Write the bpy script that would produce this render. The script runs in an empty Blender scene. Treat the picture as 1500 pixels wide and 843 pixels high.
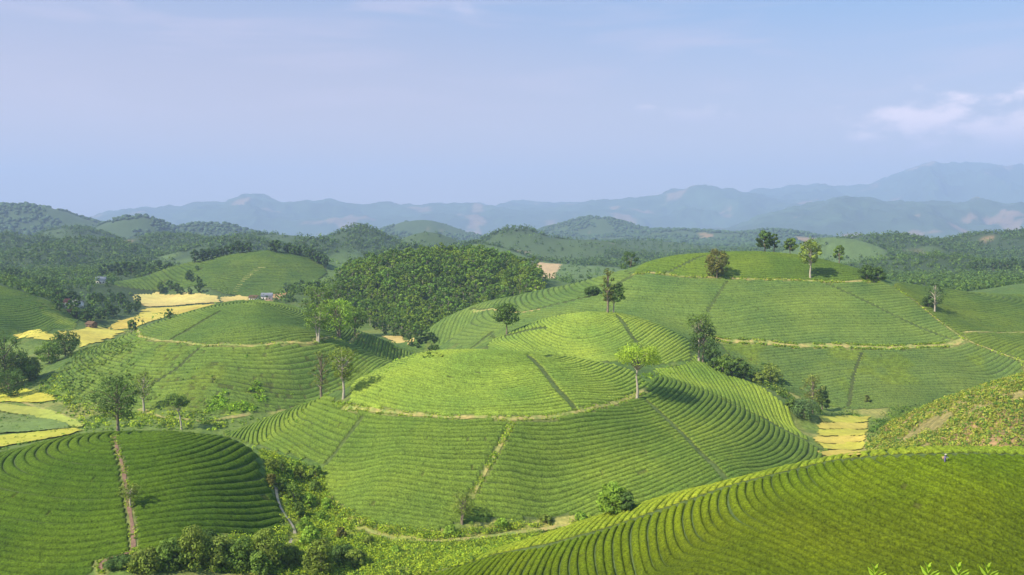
import bpy, math, random, numpy as np
from mathutils import Vector
random.seed(7); rng=np.random.default_rng(11)
R=math.radians
sc=bpy.context.scene
col=sc.collection
# ---------------------------------------------------------------- camera
cam_d=bpy.data.cameras.new('camera'); cam=bpy.data.objects.new('camera',cam_d); col.objects.link(cam)
cam.location=(0,0,75); cam.rotation_euler=(R(90-3.8),0,0)
cam_d.sensor_width=36; cam_d.lens=36*1299/1500; cam_d.clip_start=.5; cam_d.clip_end=80000
sc.camera=cam
# ---------------------------------------------------------------- light
SUN_EL=43.0; SUN_AZ=-123.0          # clockwise from +Y: left of the view and a little behind it
w=bpy.data.worlds.new('World'); sc.world=w; w.use_nodes=True
nt=w.node_tree; N=nt.nodes; Lk=nt.links
bg=N['Background']
sky=N.new('ShaderNodeTexSky'); sky.sky_type='NISHITA'; sky.sun_disc=False
sky.sun_elevation=R(SUN_EL); sky.sun_rotation=R(SUN_AZ%360); sky.altitude=300; sky.air_density=1.1; sky.dust_density=1.6; sky.ozone_density=1.5
bg.inputs['Strength'].default_value=.15
tc=N.new('ShaderNodeTexCoord')
def wnode(t,**k):
    n=N.new(t)
    for a,b in k.items(): setattr(n,a,b)
    return n
def wmath(op,a,b=None,c=None):
    n=N.new('ShaderNodeMath'); n.operation=op
    for i,v in enumerate((a,b,c)):
        if v is None: continue
        if isinstance(v,(int,float)): n.inputs[i].default_value=v
        else: Lk.new(v,n.inputs[i])
    return n.outputs[0]
def wmix(f,a,b):
    n=N.new('ShaderNodeMix'); n.data_type='RGBA'
    if isinstance(f,(int,float)): n.inputs[0].default_value=f
    else: Lk.new(f,n.inputs[0])
    for i,v in ((6,a),(7,b)):
        if isinstance(v,tuple): n.inputs[i].default_value=(*v,1)
        else: Lk.new(v,n.inputs[i])
    return n.outputs[2]
sep=N.new('ShaderNodeSeparateXYZ'); Lk.new(tc.outputs['Generated'],sep.inputs[0])
sx,sy,sz=sep.outputs
def smooth(v,a,b):
    n=N.new('ShaderNodeMapRange'); n.interpolation_type='SMOOTHSTEP'; Lk.new(v,n.inputs[0]); n.inputs[1].default_value=a; n.inputs[2].default_value=b
    return n.outputs[0]
# azimuth / elevation of a sky direction (clouds stand at infinity)
az=wmath('ARCTAN2',sx,sy); el=wmath('ARCSINE',sz)
# thin veil of high haze, thicker to the left and low down
veil=wmath('MULTIPLY',smooth(az,.42,-.5),.0)
veil=wmath('ADD',wmath('MULTIPLY',smooth(az,.5,-.3),.88),.08)
veil=wmath('MULTIPLY',veil,wmath('SUBTRACT',1.0,wmath('MULTIPLY',smooth(el,.13,.28),.4)))
skm=N.new('ShaderNodeMix'); skm.data_type='RGBA'; skm.blend_type='MULTIPLY'; skm.inputs[0].default_value=1; Lk.new(sky.outputs[0],skm.inputs[6]); skm.inputs[7].default_value=(.50,.60,.66,1)
c0=wmix(veil,wmix(.7,skm.outputs[2],(.62,1.8,3.5)),(1.65,1.85,2.75))
low=wmath('MULTIPLY',smooth(el,.30,.0),.75)
c1=wmix(low,c0,(4.6,3.5,3.2))
# streaky cirrus
cmb=N.new('ShaderNodeCombineXYZ'); Lk.new(wmath('MULTIPLY',az,3.0),cmb.inputs[0]); Lk.new(wmath('MULTIPLY',el,22.0),cmb.inputs[1])
nz=wnode('ShaderNodeTexNoise'); nz.inputs['Scale'].default_value=1.3; nz.inputs['Detail'].default_value=5; nz.inputs['Distortion'].default_value=.6; Lk.new(cmb.outputs[0],nz.inputs['Vector'])
st=wmath('MULTIPLY',wmath('MULTIPLY',smooth(nz.outputs[0],.46,.72),smooth(el,.05,.18)),.36)
c2=wmix(st,c1,(3.7,3.1,3.6))
# cumulus patches: (az, el, half width, half height, strength)
c3=c2
cmb2=N.new('ShaderNodeCombineXYZ'); Lk.new(wmath('MULTIPLY',az,14.0),cmb2.inputs[0]); Lk.new(wmath('MULTIPLY',el,30.0),cmb2.inputs[1])
nc=wnode('ShaderNodeTexNoise'); nc.inputs['Scale'].default_value=1.6; nc.inputs['Detail'].default_value=8; nc.inputs['Roughness'].default_value=.55; Lk.new(cmb2.outputs[0],nc.inputs['Vector'])
for (cx,cy,hw,hh,s) in CLOUDS if 'CLOUDS' in globals() else [(.44,.108,.10,.030,.95),(.50,.094,.13,.036,.85),(.385,.094,.045,.012,.8),(.10,.300,.05,.010,.25),(-.045,.235,.03,.014,.22),(.15,.133,.02,.006,.35),(.20,.125,.05,.014,.3)]:
    dx=wmath('DIVIDE',wmath('SUBTRACT',az,cx),hw); dy=wmath('DIVIDE',wmath('SUBTRACT',el,cy),hh)
    r=wmath('SQRT',wmath('ADD',wmath('MULTIPLY',dx,dx),wmath('MULTIPLY',dy,dy)))
    m=wmath('ADD',wmath('SUBTRACT',1.0,r),wmath('MULTIPLY',wmath('SUBTRACT',nc.outputs[0],.5),3.4))
    m=wmath('MULTIPLY',smooth(m,.0,1.15),s)
    c3=wmix(m,c3,wmix(smooth(dy,-.8,.5),(3.2,2.9,3.7),(6.0,4.9,5.1)))
Lk.new(c3,bg.inputs['Color'])
sd=bpy.data.lights.new('sun','SUN'); sd.energy=4.9; sd.angle=R(.8); sd.color=(1,.91,.73)
sun=bpy.data.objects.new('sun',sd); col.objects.link(sun)
sv=Vector((math.sin(R(SUN_AZ))*math.cos(R(SUN_EL)),math.cos(R(SUN_AZ))*math.cos(R(SUN_EL)),math.sin(R(SUN_EL))))
sun.rotation_euler=(-sv).to_track_quat('-Z','Y').to_euler(); sun.location=(-200,-100,300)
vs=sc.view_settings; vs.view_transform='Standard'; vs.look='None'; vs.gamma=1; vs.use_curve_mapping=False; vs.exposure=.68
sc.cycles.max_bounces=6; sc.cycles.diffuse_bounces=2; sc.cycles.volume_bounces=1; sc.cycles.transparent_max_bounces=6
HAZE=1.15e-4
F=1299.0; PIT=math.radians(3.8); CZ=75.0
cp,sp=math.cos(PIT),math.sin(PIT)
def ray(px,py):
    u=(px-750)/F; v=(421.5-py)/F
    dy=cp+v*sp; dz=-sp+v*cp
    return u/dy, dz/dy            # x per Y, z per Y
def proj(x,y,z):
    zz=z-CZ; dep=y*cp-zz*sp; up=y*sp+zz*cp
    return 750+F*x/dep, 421.5-F*up/dep
def atz(px,py,z):
    a,b=ray(px,py); Y=(z-CZ)/b; return (a*Y,Y,z)
def atd(px,py,d):
    a,b=ray(px,py); return (a*d,d,CZ+b*d)
CT=[]
def Z(z,*pts):
    for p in pts: CT.append(atz(p[0],p[1],z))
def D(*pts):
    for p in pts: CT.append(atd(*p))
def W(*pts):
    for p in pts: CT.append(p)
# ---- camera hill (below the frame)
W((0,-40,74),(0,0,72),(-60,0,68),(60,0,70),(0,30,50),(0,60,22),(-60,50,30),(60,50,36),(-10,90,4),(55,88,14),(110,80,22),(-60,90,6),(-110,90,10),(150,60,40),(-150,60,30))
# ---- foreground right hill: ridge
D((640,843,183),(700,820,183),(800,781,184),(900,747,182),(1000,720,179),(1100,697,175),(1200,675,170),(1300,662,165),(1400,657,160),(1500,656,158),(1600,662,156),(1700,672,154))
D((900,770,172),(1000,745,166),(1100,725,160),(1200,705,155),(1300,695,149),(1450,690,144))
D((760,843,168),(900,843,147),(1000,843,140),(1100,843,134),(1250,843,130),(1400,843,128),(1600,843,127))
D((1100,770,148),(1400,750,137),(900,795,160),(1250,760,142))
W((45,205,1.5),(85,195,9),(0,205,0),(-20,150,1),(75,215,0),(115,200,6),(150,190,14),(10,120,6),(20,150,10))
# ---- central hill
Z(0,(560,778),(640,786),(700,770),(1215,668),(800,752)); Z(3,(900,737)); Z(5,(1000,716)); W((28,222,0),(46,226,0),(75,243,1))
Z(1,(500,757),(480,742))
Z(20,(480,583),(520,597),(600,607),(680,611),(750,612),(850,603),(920,582))
Z(25,(700,568),(560,568),(840,565)); 
D((700,515,325),(620,521,322),(560,540,316),(800,519,325),(520,560,308),(880,532,318),(950,552,312))
Z(7,(1100,692));Z(9.6,(560,690),(650,692),(750,690),(850,676)); Z(11,(950,655))
Z(9,(480,660)); Z(10,(1080,640)); Z(17.5,(1000,590));Z(15,(460,615));Z(5,(1150,650)); Z(15.3,(1060,600))
Z(9.5,(400,607)); Z(14.5,(450,590)); Z(5,(350,628)); Z(7,(400,680));Z(4,(440,705));Z(2,(320,640)); Z(5,(370,655)); D((350,700,222))
Z(0.5,(430,760),(400,800),(460,800),(520,810),(560,825))
# knoll behind, lobe right
D((720,512,355),(770,480,385),(820,465,392),(870,459,395),(920,463,392),(965,480,385),(1000,505,375),(1015,527,365))
D((870,500,368),(870,526,352),(960,520,362),(780,505,368),(940,538,345))
W((70,345,17),(20,350,20),(-10,350,21),(100,350,12))
D((1000,530,358),(1050,545,355),(1100,566,350),(1150,592,343),(1100,600,318),(1050,575,322))
Z(0,(1170,629),(1215,600),(1200,625)); Z(1,(1245,645),(1230,660))
# valley of rice at right, scrub hill
Z(0,(1255,640),(1270,660),(1230,610)); 
D((1290,625,300),(1350,597,285),(1400,580,278),(1450,562,272),(1500,548,268),(1560,530,268),(1400,625,250),(1500,600,240),(1600,590,240),(1320,645,270),(1450,645,225))
W((120,315,1.5),(150,312,3),(180,310,8),(110,235,8),(150,235,16))
# ---- big right hill
Z(0,(1250,600),(1200,592)); Z(1,(1300,598),(1350,592)); Z(2,(1400,583));Z(5,(1480,562));
D((1130,560,388),(1080,530,405),(1050,510,415),(1250,550,395),(1400,548,398))
D((1100,497,426),(1200,503,424),(1300,508,422),(1400,507,424),(1040,492,428),(1410,497,428),(1500,528,405))
D((930,403,490),(1000,404,482),(1100,406,478),(1200,409,478),(1290,411,482))
D((950,388,500),(990,374,510),(1050,370,515),(1110,369.5,515),(1180,375,512),(1240,390,502),(1290,406,492))
D((1000,450,450),(1100,450,450),(1200,452,450),(1300,455,452),(1360,455,456),(920,450,452),(860,470,440))
D((1330,421,500),(1400,427,515),(1500,441,520),(1600,460,510),(1450,480,455),(1500,486,445),(1600,500,430))
D((900,402,505),(860,412,512),(800,425,520),(750,436,520),(700,446,520),(650,466,520),(620,488,515))
D((900,430,470),(840,435,482),(780,450,480),(735,460,480),(830,455,455),(760,482,432),(700,512,410),(740,490,425),(690,470,490),(660,495,470),(640,512,460))
Z(3,(615,525),(600,510),(650,523)); Z(4,(580,505))
W((0,600,8),(60,600,18),(120,600,22),(200,600,24),(280,600,26),(350,560,40),(-40,570,6))
# ---- left mid hill
Z(22,(200,492),(240,502),(300,507),(370,507),(440,505),(490,500))
D((250,467,480),(300,453,492),(370,441,500),(430,449,495),(475,467,485),(520,484,475),(560,498,465),(600,514,465),(615,521,462))
Z(30,(370,475)); Z(26,(300,485),(440,480))
Z(0,(300,612),(200,600),(400,596),(250,607)); Z(1,(130,600),(450,585)); Z(5,(110,555));Z(6,(560,535),(600,527))
Z(11,(200,545),(300,555),(400,550),(500,540)); Z(16,(160,510),(540,515));
Z(2,(60,560),(40,530)); Z(3,(100,512),(160,500)); W((-170,560,8),(-120,580,8),(-230,570,4),(-80,590,6))
# ---- left foreground hill
D((0,668,238),(60,652,240),(120,639,242),(200,632,242),(280,635,242),(340,643,238),(370,660,235),(-100,690,235))
D((388,700,232),(408,740,222),(415,770,212),(300,720,208),(150,720,205),(0,740,200),(-100,760,195))
D((100,843,176),(0,843,174),(-100,843,172),(250,790,186),(380,785,203),(170,800,184))
Z(5,(260,843));Z(3,(350,843));Z(1,(430,830)); W((-60,130,4),(-110,140,6))
Z(0,(0,600),(60,615),(120,610),(0,640),(100,632),(40,575),(350,640),(200,618),(300,625))
Z(0,(-150,640),(-150,600))
# ---- rice valley, left hillside, forest mound, back hills
Z(3,(60,495),(130,480),(200,478)); Z(5,(250,455),(200,460)); Z(8,(300,440),(230,435),(400,437)); Z(12,(350,430),(250,428),(450,430)); Z(14,(200,420)); 
D((0,418,655),(50,432,650),(90,450,635),(120,468,615),(0,470,580),(60,480,565),(-100,400,655)); Z(3,(0,505),(130,485))
D((500,416,700),(560,396,715),(620,386,725),(680,383,730),(740,389,725),(790,408,715),(820,420,700),(840,430,640))
D((500,446,660),(600,444,650),(700,430,655),(780,425,655)); Z(5,(560,487),(620,492),(500,478)); D((700,470,618))
W((-100,860,18),(0,860,20),(60,830,20))
D((390,369,950),(330,376,940),(440,377,950),(280,385,930),(480,395,940),(240,395,920),(200,408,900),(170,415,880)); D((380,400,900),(300,405,885),(450,410,900))
D((100,371,1100),(40,374,1080),(150,382,1080),(100,400,1000),(180,400,1050),(0,385,1050)); Z(13,(150,412),(60,412))
Z(18,(560,398),(850,395),(920,385))
W(*[(x,1150,20) for x in range(-800,900,200)]); W(*[(s*t,y,12) for s in (-1,1) for y,t in ((300,330),(500,480),(700,620))])
W((330,700,25),(450,800,25),(200,800,22),(300,950,22),(100,1000,20))
CT=np.array(CT)
def tps_fit(C,lam=4.0):
    n=len(C); X=C[:,:2]/100.
    r2=((X[:,None]-X[None])**2).sum(-1); K=.5*r2*np.log(r2+1e-12)+np.eye(n)*lam*1e-3
    Pm=np.c_[np.ones(n),X]; A=np.block([[K,Pm],[Pm.T,np.zeros((3,3))]])
    s=np.linalg.solve(A,np.r_[C[:,2],0,0,0]); return X,s
TX,TS=tps_fit(CT)
def tps(x,y):
    x=np.asarray(x,float).ravel()/100;y=np.asarray(y,float).ravel()/100
    out=TS[-3]+TS[-2]*x+TS[-1]*y
    for i in range(len(TX)):
        r2=(x-TX[i,0])**2+(y-TX[i,1])**2; out+=TS[i]*.5*r2*np.log(r2+1e-12)
    return out
GS=4.0;GX0,GY0=-1000.,-80.;NX,NY=500,340
_gx,_gy=np.meshgrid(GX0+GS*np.arange(NX),GY0+GS*np.arange(NY))
G=tps(_gx,_gy).reshape(NY,NX)
# far bumps: px, py of the peak, distance, half width px
BUMPS=[(30,300,3300,150),(-90,290,3600,150),(200,318,3000,80),(110,335,2200,90),(300,326,3400,90),(20,345,1700,90),(250,345,1900,110),(120,350,1500,100),
 (400,345,2000,120),(530,332,1800,75),(470,350,1500,70),(630,341,2000,62),(590,362,1300,80),(760,338,1900,75),(850,352,1900,90),(620,322,4200,80),(930,352,2300,120),
 (1310,342,1700,120),(1430,345,1800,90),(1520,344,1750,90),(1230,352,1500,90),(1380,372,1100,140),(1500,385,950,90),(1450,398,900,70),(350,352,1500,90),(700,356,1500,80),
 (870,316,4600,95),(1000,335,4200,130),(1130,338,3800,90),(700,362,1250,60),(60,362,1350,80)]
def far(x,y):
    z=np.full(np.shape(x),16.0)
    acc=np.zeros_like(z)
    for i,(px,py,d,w) in enumerate(BUMPS):
        X,Y,ZZ=atd(px,py,d); s=w*d/F
        r2=((x-X)/s)**2+((y-Y)/(s*1.0))**2
        a=ZZ-16; h=a*np.exp(-r2*1.1); acc+= (np.maximum(h,0)/40.)**4
    return z+40*acc**.25
def cub(g,x,y):
    fx=np.clip((x-GX0)/GS,1,NX-3.001);fy=np.clip((y-GY0)/GS,1,NY-3.001)
    ix=fx.astype(int);iy=fy.astype(int);tx=fx-ix;ty=fy-iy
    def w(t): return (-.5*t+t*t-.5*t**3, 1-2.5*t*t+1.5*t**3, .5*t+2*t*t-1.5*t**3, -.5*t*t+.5*t**3)
    wx=w(tx);wy=w(ty);o=0
    for j in range(4):
        o=o+wy[j]*sum(wx[i]*g[iy+j-1,ix+i-1] for i in range(4))
    return o
def H(x,y):
    x=np.asarray(x,float);y=np.asarray(y,float)
    t=np.clip((y-950)/200,0,1);t=t*t*(3-2*t)
    tx=np.clip((np.abs(x)-(300+.55*y))/200,0,1)
    a=cub(G,x,y)
    return a*(1-t)+far(x,y)*t
RID=[(13000,[(-60,322),(0,322),(100,319),(200,306),(270,301),(320,295),(365,288),(420,297),(480,296),(530,300),(570,295),(640,299),(740,303),(800,305),(860,294),(940,285),(1000,278),(1040,276),(1100,286),(1160,292),(1250,300),(1350,305),(1600,300)]),
(15500,[(950,300),(1050,290),(1130,278),(1200,268),(1240,272),(1300,262),(1340,248),(1370,238),(1440,244),(1500,240),(1600,250)]),
(9000,[(1000,345),(1080,330),(1150,306),(1225,288),(1270,292),(1330,292),(1380,300),(1430,294),(1500,300),(1600,290)])]
# ================================================================ helpers
def hash2(ix,iy,seed):
    n=(ix.astype(np.int64)*374761393+iy.astype(np.int64)*668265263+seed*1274126177)&0xffffffff
    n=((n^(n>>13))*1274126177)&0xffffffff
    return ((n^(n>>16))&0xffffff)/float(0xffffff)
def vn(x,y,s,seed=0):
    x=np.asarray(x,float)/s;y=np.asarray(y,float)/s
    ix=np.floor(x);iy=np.floor(y);fx=x-ix;fy=y-iy
    fx=fx*fx*(3-2*fx);fy=fy*fy*(3-2*fy)
    a=hash2(ix,iy,seed);b=hash2(ix+1,iy,seed);c=hash2(ix,iy+1,seed);d=hash2(ix+1,iy+1,seed)
    return (a*(1-fx)+b*fx)*(1-fy)+(c*(1-fx)+d*fx)*fy
def fbm(x,y,s,seed=0,o=4):
    r=0;a=.5;t=0
    for k in range(o): r=r+a*vn(x,y,s/2**k,seed+k*17); t+=a; a*=.5
    return r/t
def ss(v,a,b):
    t=np.clip((v-a)/(b-a),0,1); return t*t*(3-2*t)
def hit(px,py,y0=60,y1=6000):
    a,b=ray(px,py); Y=np.geomspace(y0,y1,1600); g=CZ+b*Y-H(a*Y,Y)
    i=np.nonzero(g<0)[0]
    if not len(i): return (a*y1,y1)
    i=max(1,i[0]); t=g[i-1]/(g[i-1]-g[i]+1e-9); y=Y[i-1]+(Y[i]-Y[i-1])*t
    return (a*y,y)
def wp(p):                      # polygon vertex: pixel ray on the ground, or pixel column at a distance
    return hit(*p) if len(p)==2 else (ray(p[0],500)[0]*p[1] if p[2]=='y' else p[0], p[1])
def poly(*pts): return np.array([wp(p) for p in pts])
def inside(P,x,y):
    x=np.asarray(x,float);y=np.asarray(y,float);r=np.zeros(x.shape,bool)
    n=len(P)
    for i in range(n):
        x0,y0=P[i];x1,y1=P[(i+1)%n]
        if y0==y1: continue
        c=((y0>y)!=(y1>y))&(x<(x1-x0)*(y-y0)/(y1-y0)+x0); r^=c
    return r
def dline(P,x,y):
    d=np.full(np.shape(x),1e9)
    for (x0,y0),(x1,y1) in zip(P[:-1],P[1:]):
        dx,dy=x1-x0,y1-y0; t=np.clip(((x-x0)*dx+(y-y0)*dy)/(dx*dx+dy*dy+1e-9),0,1)
        d=np.minimum(d,np.hypot(x-x0-t*dx,y-y0-t*dy))
    return d
def mesh(name,V,Fq=None,Ft=None,mats=(),cols=None,mi=None,smooth=False):
    me=bpy.data.meshes.new(name); V=np.asarray(V,np.float32)
    me.vertices.add(len(V)); me.vertices.foreach_set('co',V.ravel())
    nq=0 if Fq is None else len(Fq); ntr=0 if Ft is None else len(Ft)
    L=[]; 
    if nq: L.append(np.asarray(Fq,np.int32).ravel())
    if ntr: L.append(np.asarray(Ft,np.int32).ravel())
    L=np.concatenate(L)
    me.loops.add(len(L)); me.loops.foreach_set('vertex_index',L)
    me.polygons.add(nq+ntr)
    ls=np.concatenate([np.arange(nq)*4,nq*4+np.arange(ntr)*3]).astype(np.int32)
    me.polygons.foreach_set('loop_start',ls)
    if mi is not None: me.polygons.foreach_set('material_index',np.asarray(mi,np.int32))
    if smooth: me.polygons.foreach_set('use_smooth',np.ones(nq+ntr,bool))
    for m in mats: me.materials.append(m)
    if cols is not None:
        c=np.ones((len(V),4),np.float32); c[:,:3]=np.asarray(cols)
        at=me.color_attributes.new('Col','FLOAT_COLOR','POINT'); at.data.foreach_set('color',c.ravel())
    me.update(calc_edges=True)
    return me
def obj(name,me,parent=None,loc=None,rz=0,**tags):
    o=bpy.data.objects.new(name,me); col.objects.link(o)
    if parent: o.parent=parent
    if loc is not None: o.location=loc
    o.rotation_euler=(0,0,rz)
    for k,v in tags.items():
        if v: o[{'cat':'category'}.get(k,k)]=v
    return o
def gridfaces(nr,nc,keep=None):
    i=np.arange(nr-1)[:,None]*nc+np.arange(nc-1)[None]; i=i.ravel()
    q=np.stack([i,i+1,i+nc+1,i+nc],1)
    return q if keep is None else q[keep.ravel()]
# ---------------------------------------------------------------- materials
def mat(name,base,var=.35,scale=1.0,rough=.8,attr=False,trans=0.0,bump=0.0,bscale=6.0,hue=(1,1,1),spec=.25,objvar=0.0,detail=5,s2=None):
    m=bpy.data.materials.new(name); m.use_nodes=True; t=m.node_tree; b=t.nodes['Principled BSDF']; L=t.links
    g=t.nodes.new('ShaderNodeNewGeometry')
    nz=t.nodes.new('ShaderNodeTexNoise'); nz.inputs['Scale'].default_value=scale; nz.inputs['Detail'].default_value=detail; nz.inputs['Roughness'].default_value=.65
    L.new(g.outputs['Position'],nz.inputs['Vector'])
    rp=t.nodes.new('ShaderNodeValToRGB'); L.new(nz.outputs[0],rp.inputs[0])
    a=tuple(1-var*h for h in (1,1,1)); c=tuple(1+var*h for h in hue)
    rp.color_ramp.elements[0].position=.3; rp.color_ramp.elements[0].color=(*a,1); rp.color_ramp.elements[1].position=.7; rp.color_ramp.elements[1].color=(*c,1)
    out=rp.outputs[0]
    def mul(x,y):
        n=t.nodes.new('ShaderNodeMix'); n.data_type='RGBA'; n.blend_type='MULTIPLY'; n.inputs[0].default_value=1
        L.new(x,n.inputs[6])
        if isinstance(y,tuple): n.inputs[7].default_value=(*y,1)
        else: L.new(y,n.inputs[7])
        return n.outputs[2]
    if s2:
        n2=t.nodes.new('ShaderNodeTexNoise'); n2.inputs['Scale'].default_value=s2[0]; n2.inputs['Detail'].default_value=3; L.new(g.outputs['Position'],n2.inputs['Vector'])
        r2=t.nodes.new('ShaderNodeValToRGB'); L.new(n2.outputs[0],r2.inputs[0]); r2.color_ramp.elements[0].position=.35; r2.color_ramp.elements[1].position=.65
        r2.color_ramp.elements[0].color=(*s2[1],1); r2.color_ramp.elements[1].color=(*s2[2],1); out=mul(out,r2.outputs[0])
    if attr:
        at=t.nodes.new('ShaderNodeAttribute'); at.attribute_name='Col'; out=mul(out,at.outputs['Color'])
    out=mul(out,base)
    if objvar:
        oi=t.nodes.new('ShaderNodeObjectInfo'); hv=t.nodes.new('ShaderNodeHueSaturation'); L.new(out,hv.inputs['Color'])
        mr=t.nodes.new('ShaderNodeMapRange'); L.new(oi.outputs['Random'],mr.inputs[0]); mr.inputs[3].default_value=1-objvar; mr.inputs[4].default_value=1+objvar; L.new(mr.outputs[0],hv.inputs['Value']); out=hv.outputs[0]
    L.new(out,b.inputs['Base Color']); b.inputs['Roughness'].default_value=rough; b.inputs['Specular IOR Level'].default_value=spec
    if bump:
        nb=t.nodes.new('ShaderNodeTexNoise'); nb.inputs['Scale'].default_value=bscale; nb.inputs['Detail'].default_value=3; L.new(g.outputs['Position'],nb.inputs['Vector'])
        bp=t.nodes.new('ShaderNodeBump'); bp.inputs['Strength'].default_value=1; bp.inputs['Distance'].default_value=bump; L.new(nb.outputs[0],bp.inputs['Height']); L.new(bp.outputs[0],b.inputs['Normal'])
    if trans:
        tr=t.nodes.new('ShaderNodeBsdfTranslucent'); L.new(mul(out,(1.5,1.35,.7)),tr.inputs['Color']); mx=t.nodes.new('ShaderNodeMixShader'); mx.inputs[0].default_value=trans
        L.new(b.outputs[0],mx.inputs[1]); L.new(tr.outputs[0],mx.inputs[2]); L.new(mx.outputs[0],t.nodes['Material Output'].inputs['Surface'])
    return m
M={}
M['ground']=mat('ground_cover',(1,1,1),.28,.5,.95,attr=True,bump=.3,bscale=1.6,hue=(1,1,.8),s2=(.9,(.72,.78,.7),(1.2,1.15,1.1)))
M['far']=mat('far_woodland',(1,1,1),.35,.02,.95,attr=True,hue=(1,1,.8),detail=8)
M['tea']=mat('tea_leaves',(1,1,1),.55,2.4,.75,attr=True,bump=.26,bscale=4.5,hue=(1.1,1,.4),trans=.10,spec=.06,s2=(.045,(.86,.9,.95),(1.16,1.08,1.0)))
M['path']=mat('dry_grass_track',(.34,.31,.12),.35,.8,.95,bump=.1,hue=(1,.8,.6),s2=(.35,(.55,.85,.5),(1.15,1.05,1)))
M['redpath']=mat('red_earth_track',(.21,.13,.085),.3,.9,.95,bump=.1)
M['concrete']=mat('pale_concrete_track',(.36,.32,.23),.15,.8,.9)
M['rice']=mat('ripe_rice',(1,1,1),.18,.35,.9,attr=True,bump=.15,bscale=2.5,hue=(1,.9,.4))
M['leaf']=mat('leaves',(.092,.148,.045),.35,.6,.7,spec=.1,attr=True,trans=.25,hue=(1,.9,.3),objvar=.12)
M['blob']=mat('far_canopy',(.055,.095,.035),.25,.1,.8,attr=True,hue=(1,.9,.4))
M['bark']=mat('bark',(.22,.18,.13),.3,2,.9)
M['palebark']=mat('pale_bark',(.42,.37,.29),.2,2,.8)
M['wall']=mat('white_plaster',(.75,.72,.68),.08,.5,.8); M['tile']=mat('red_roof_tiles',(.38,.12,.08),.2,1,.8)
M['sheet']=mat('grey_roof_sheet',(.45,.45,.46),.15,1,.6); M['brown']=mat('brown_timber',(.2,.12,.07),.2,1,.8)
M['dark']=mat('dark_window',(.03,.035,.04),.1,1,.3,spec=.5)
M['mount']=mat('mountain_forest',(1,1,1),.35,.0035,.95,attr=True,detail=8)
G+=(fbm(_gx,_gy,34,401,3)-.5)*1.9*(1-ss(_gy,650,750))
# ================================================================ lines and areas read off the slopes
DITCH_F=poly((608,842),(723,814),(800,799.5),(870,781),(944,756.5),(1059,715.5),(1109,702.5),(1160,690),(1220,676),(1309,668),(1359,667),(1500,668),(1600,674))
K_RED=poly((167,639),(172,662),(180,684),(187,734),(194,770),(196,810))
K_RED2=poly((196,810),(144,824),(150,842))
RING_A=poly((505,598),(560,603),(601,607),(650,612),(745,615),(800,612),(850,604),(895,593),(930,580),(944,572))
RING_L=poly((187,487),(205,494),(234,500),(301,507),(368,508),(451,505),(495,497),(525,488))
RING_R=poly((925,402.5),(1000,405),(1060,407.5),(1100,409.5),(1180,411.5),(1240,413.5),(1288,413))
STRIP_R=poly((1040,494),(1067,500),(1167,507),(1301,510),(1401,503.5),(1412,497))
EDGE_R=poly((1309,420),(1340,441),(1375,470),(1412,497),(1450,512),(1500,530),(1560,548))
SPUR_R=poly((1412,487),(1450,487),(1500,487),(1580,487))
BASE_L=poly((420,598),(360,612),(300,618),(235,612),(190,595))
TAN_A=poly((751,618),(735,650),(715,685),(700,712),(690,727))
DITCHES=[(DITCH_F,.75),(poly((793,540),(815,570),(842,599)),.55),(poly((774,522),(793,540)),.6),(poly((530,613),(505,645),(475,682)),.35),
 (poly((945,586),(1000,636),(1030,668),(1062,702)),.6),(poly((972,551),(1023,570),(1073,594),(1123,615),(1180,645),(1217,666)),.7),
 (poly((904,463),(920,485),(939,511)),.7),(poly((800,523),(884,531),(957,536),(1010,530)),.8),(poly((975,401),(1005,386),(1032,375)),.5),
 (poly((1065,412),(1050,435),(1035,459)),.3),(poly((1205,414),(1260,438),(1330,472),(1400,500)),.5),(poly((1262,517),(1250,550),(1242,597)),.3),
 (poly((324,456),(290,475),(251,498)),.4),(poly((410,448),(440,455),(462,468)),.3),(poly((290,512),(260,540),(225,562)),.2),
 (poly((690,453),(735,457),(768,458),(820,445),(880,430),(925,405)),1.6),(poly((688,512),(720,488),(745,492),(800,480)),1.0),
 ]
PATHS=[(K_RED,.8),(K_RED2,1.2),(RING_A,1.6),(RING_L,1.5),(RING_R,1.7),(STRIP_R,3.6),(EDGE_R,.8),(SPUR_R,2.0),(TAN_A,1.0)]
def off(P,dx,dy): return P+np.array([dx,dy])
A_FOOT=[(944,583),(1000,636),(1062,702)]
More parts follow.
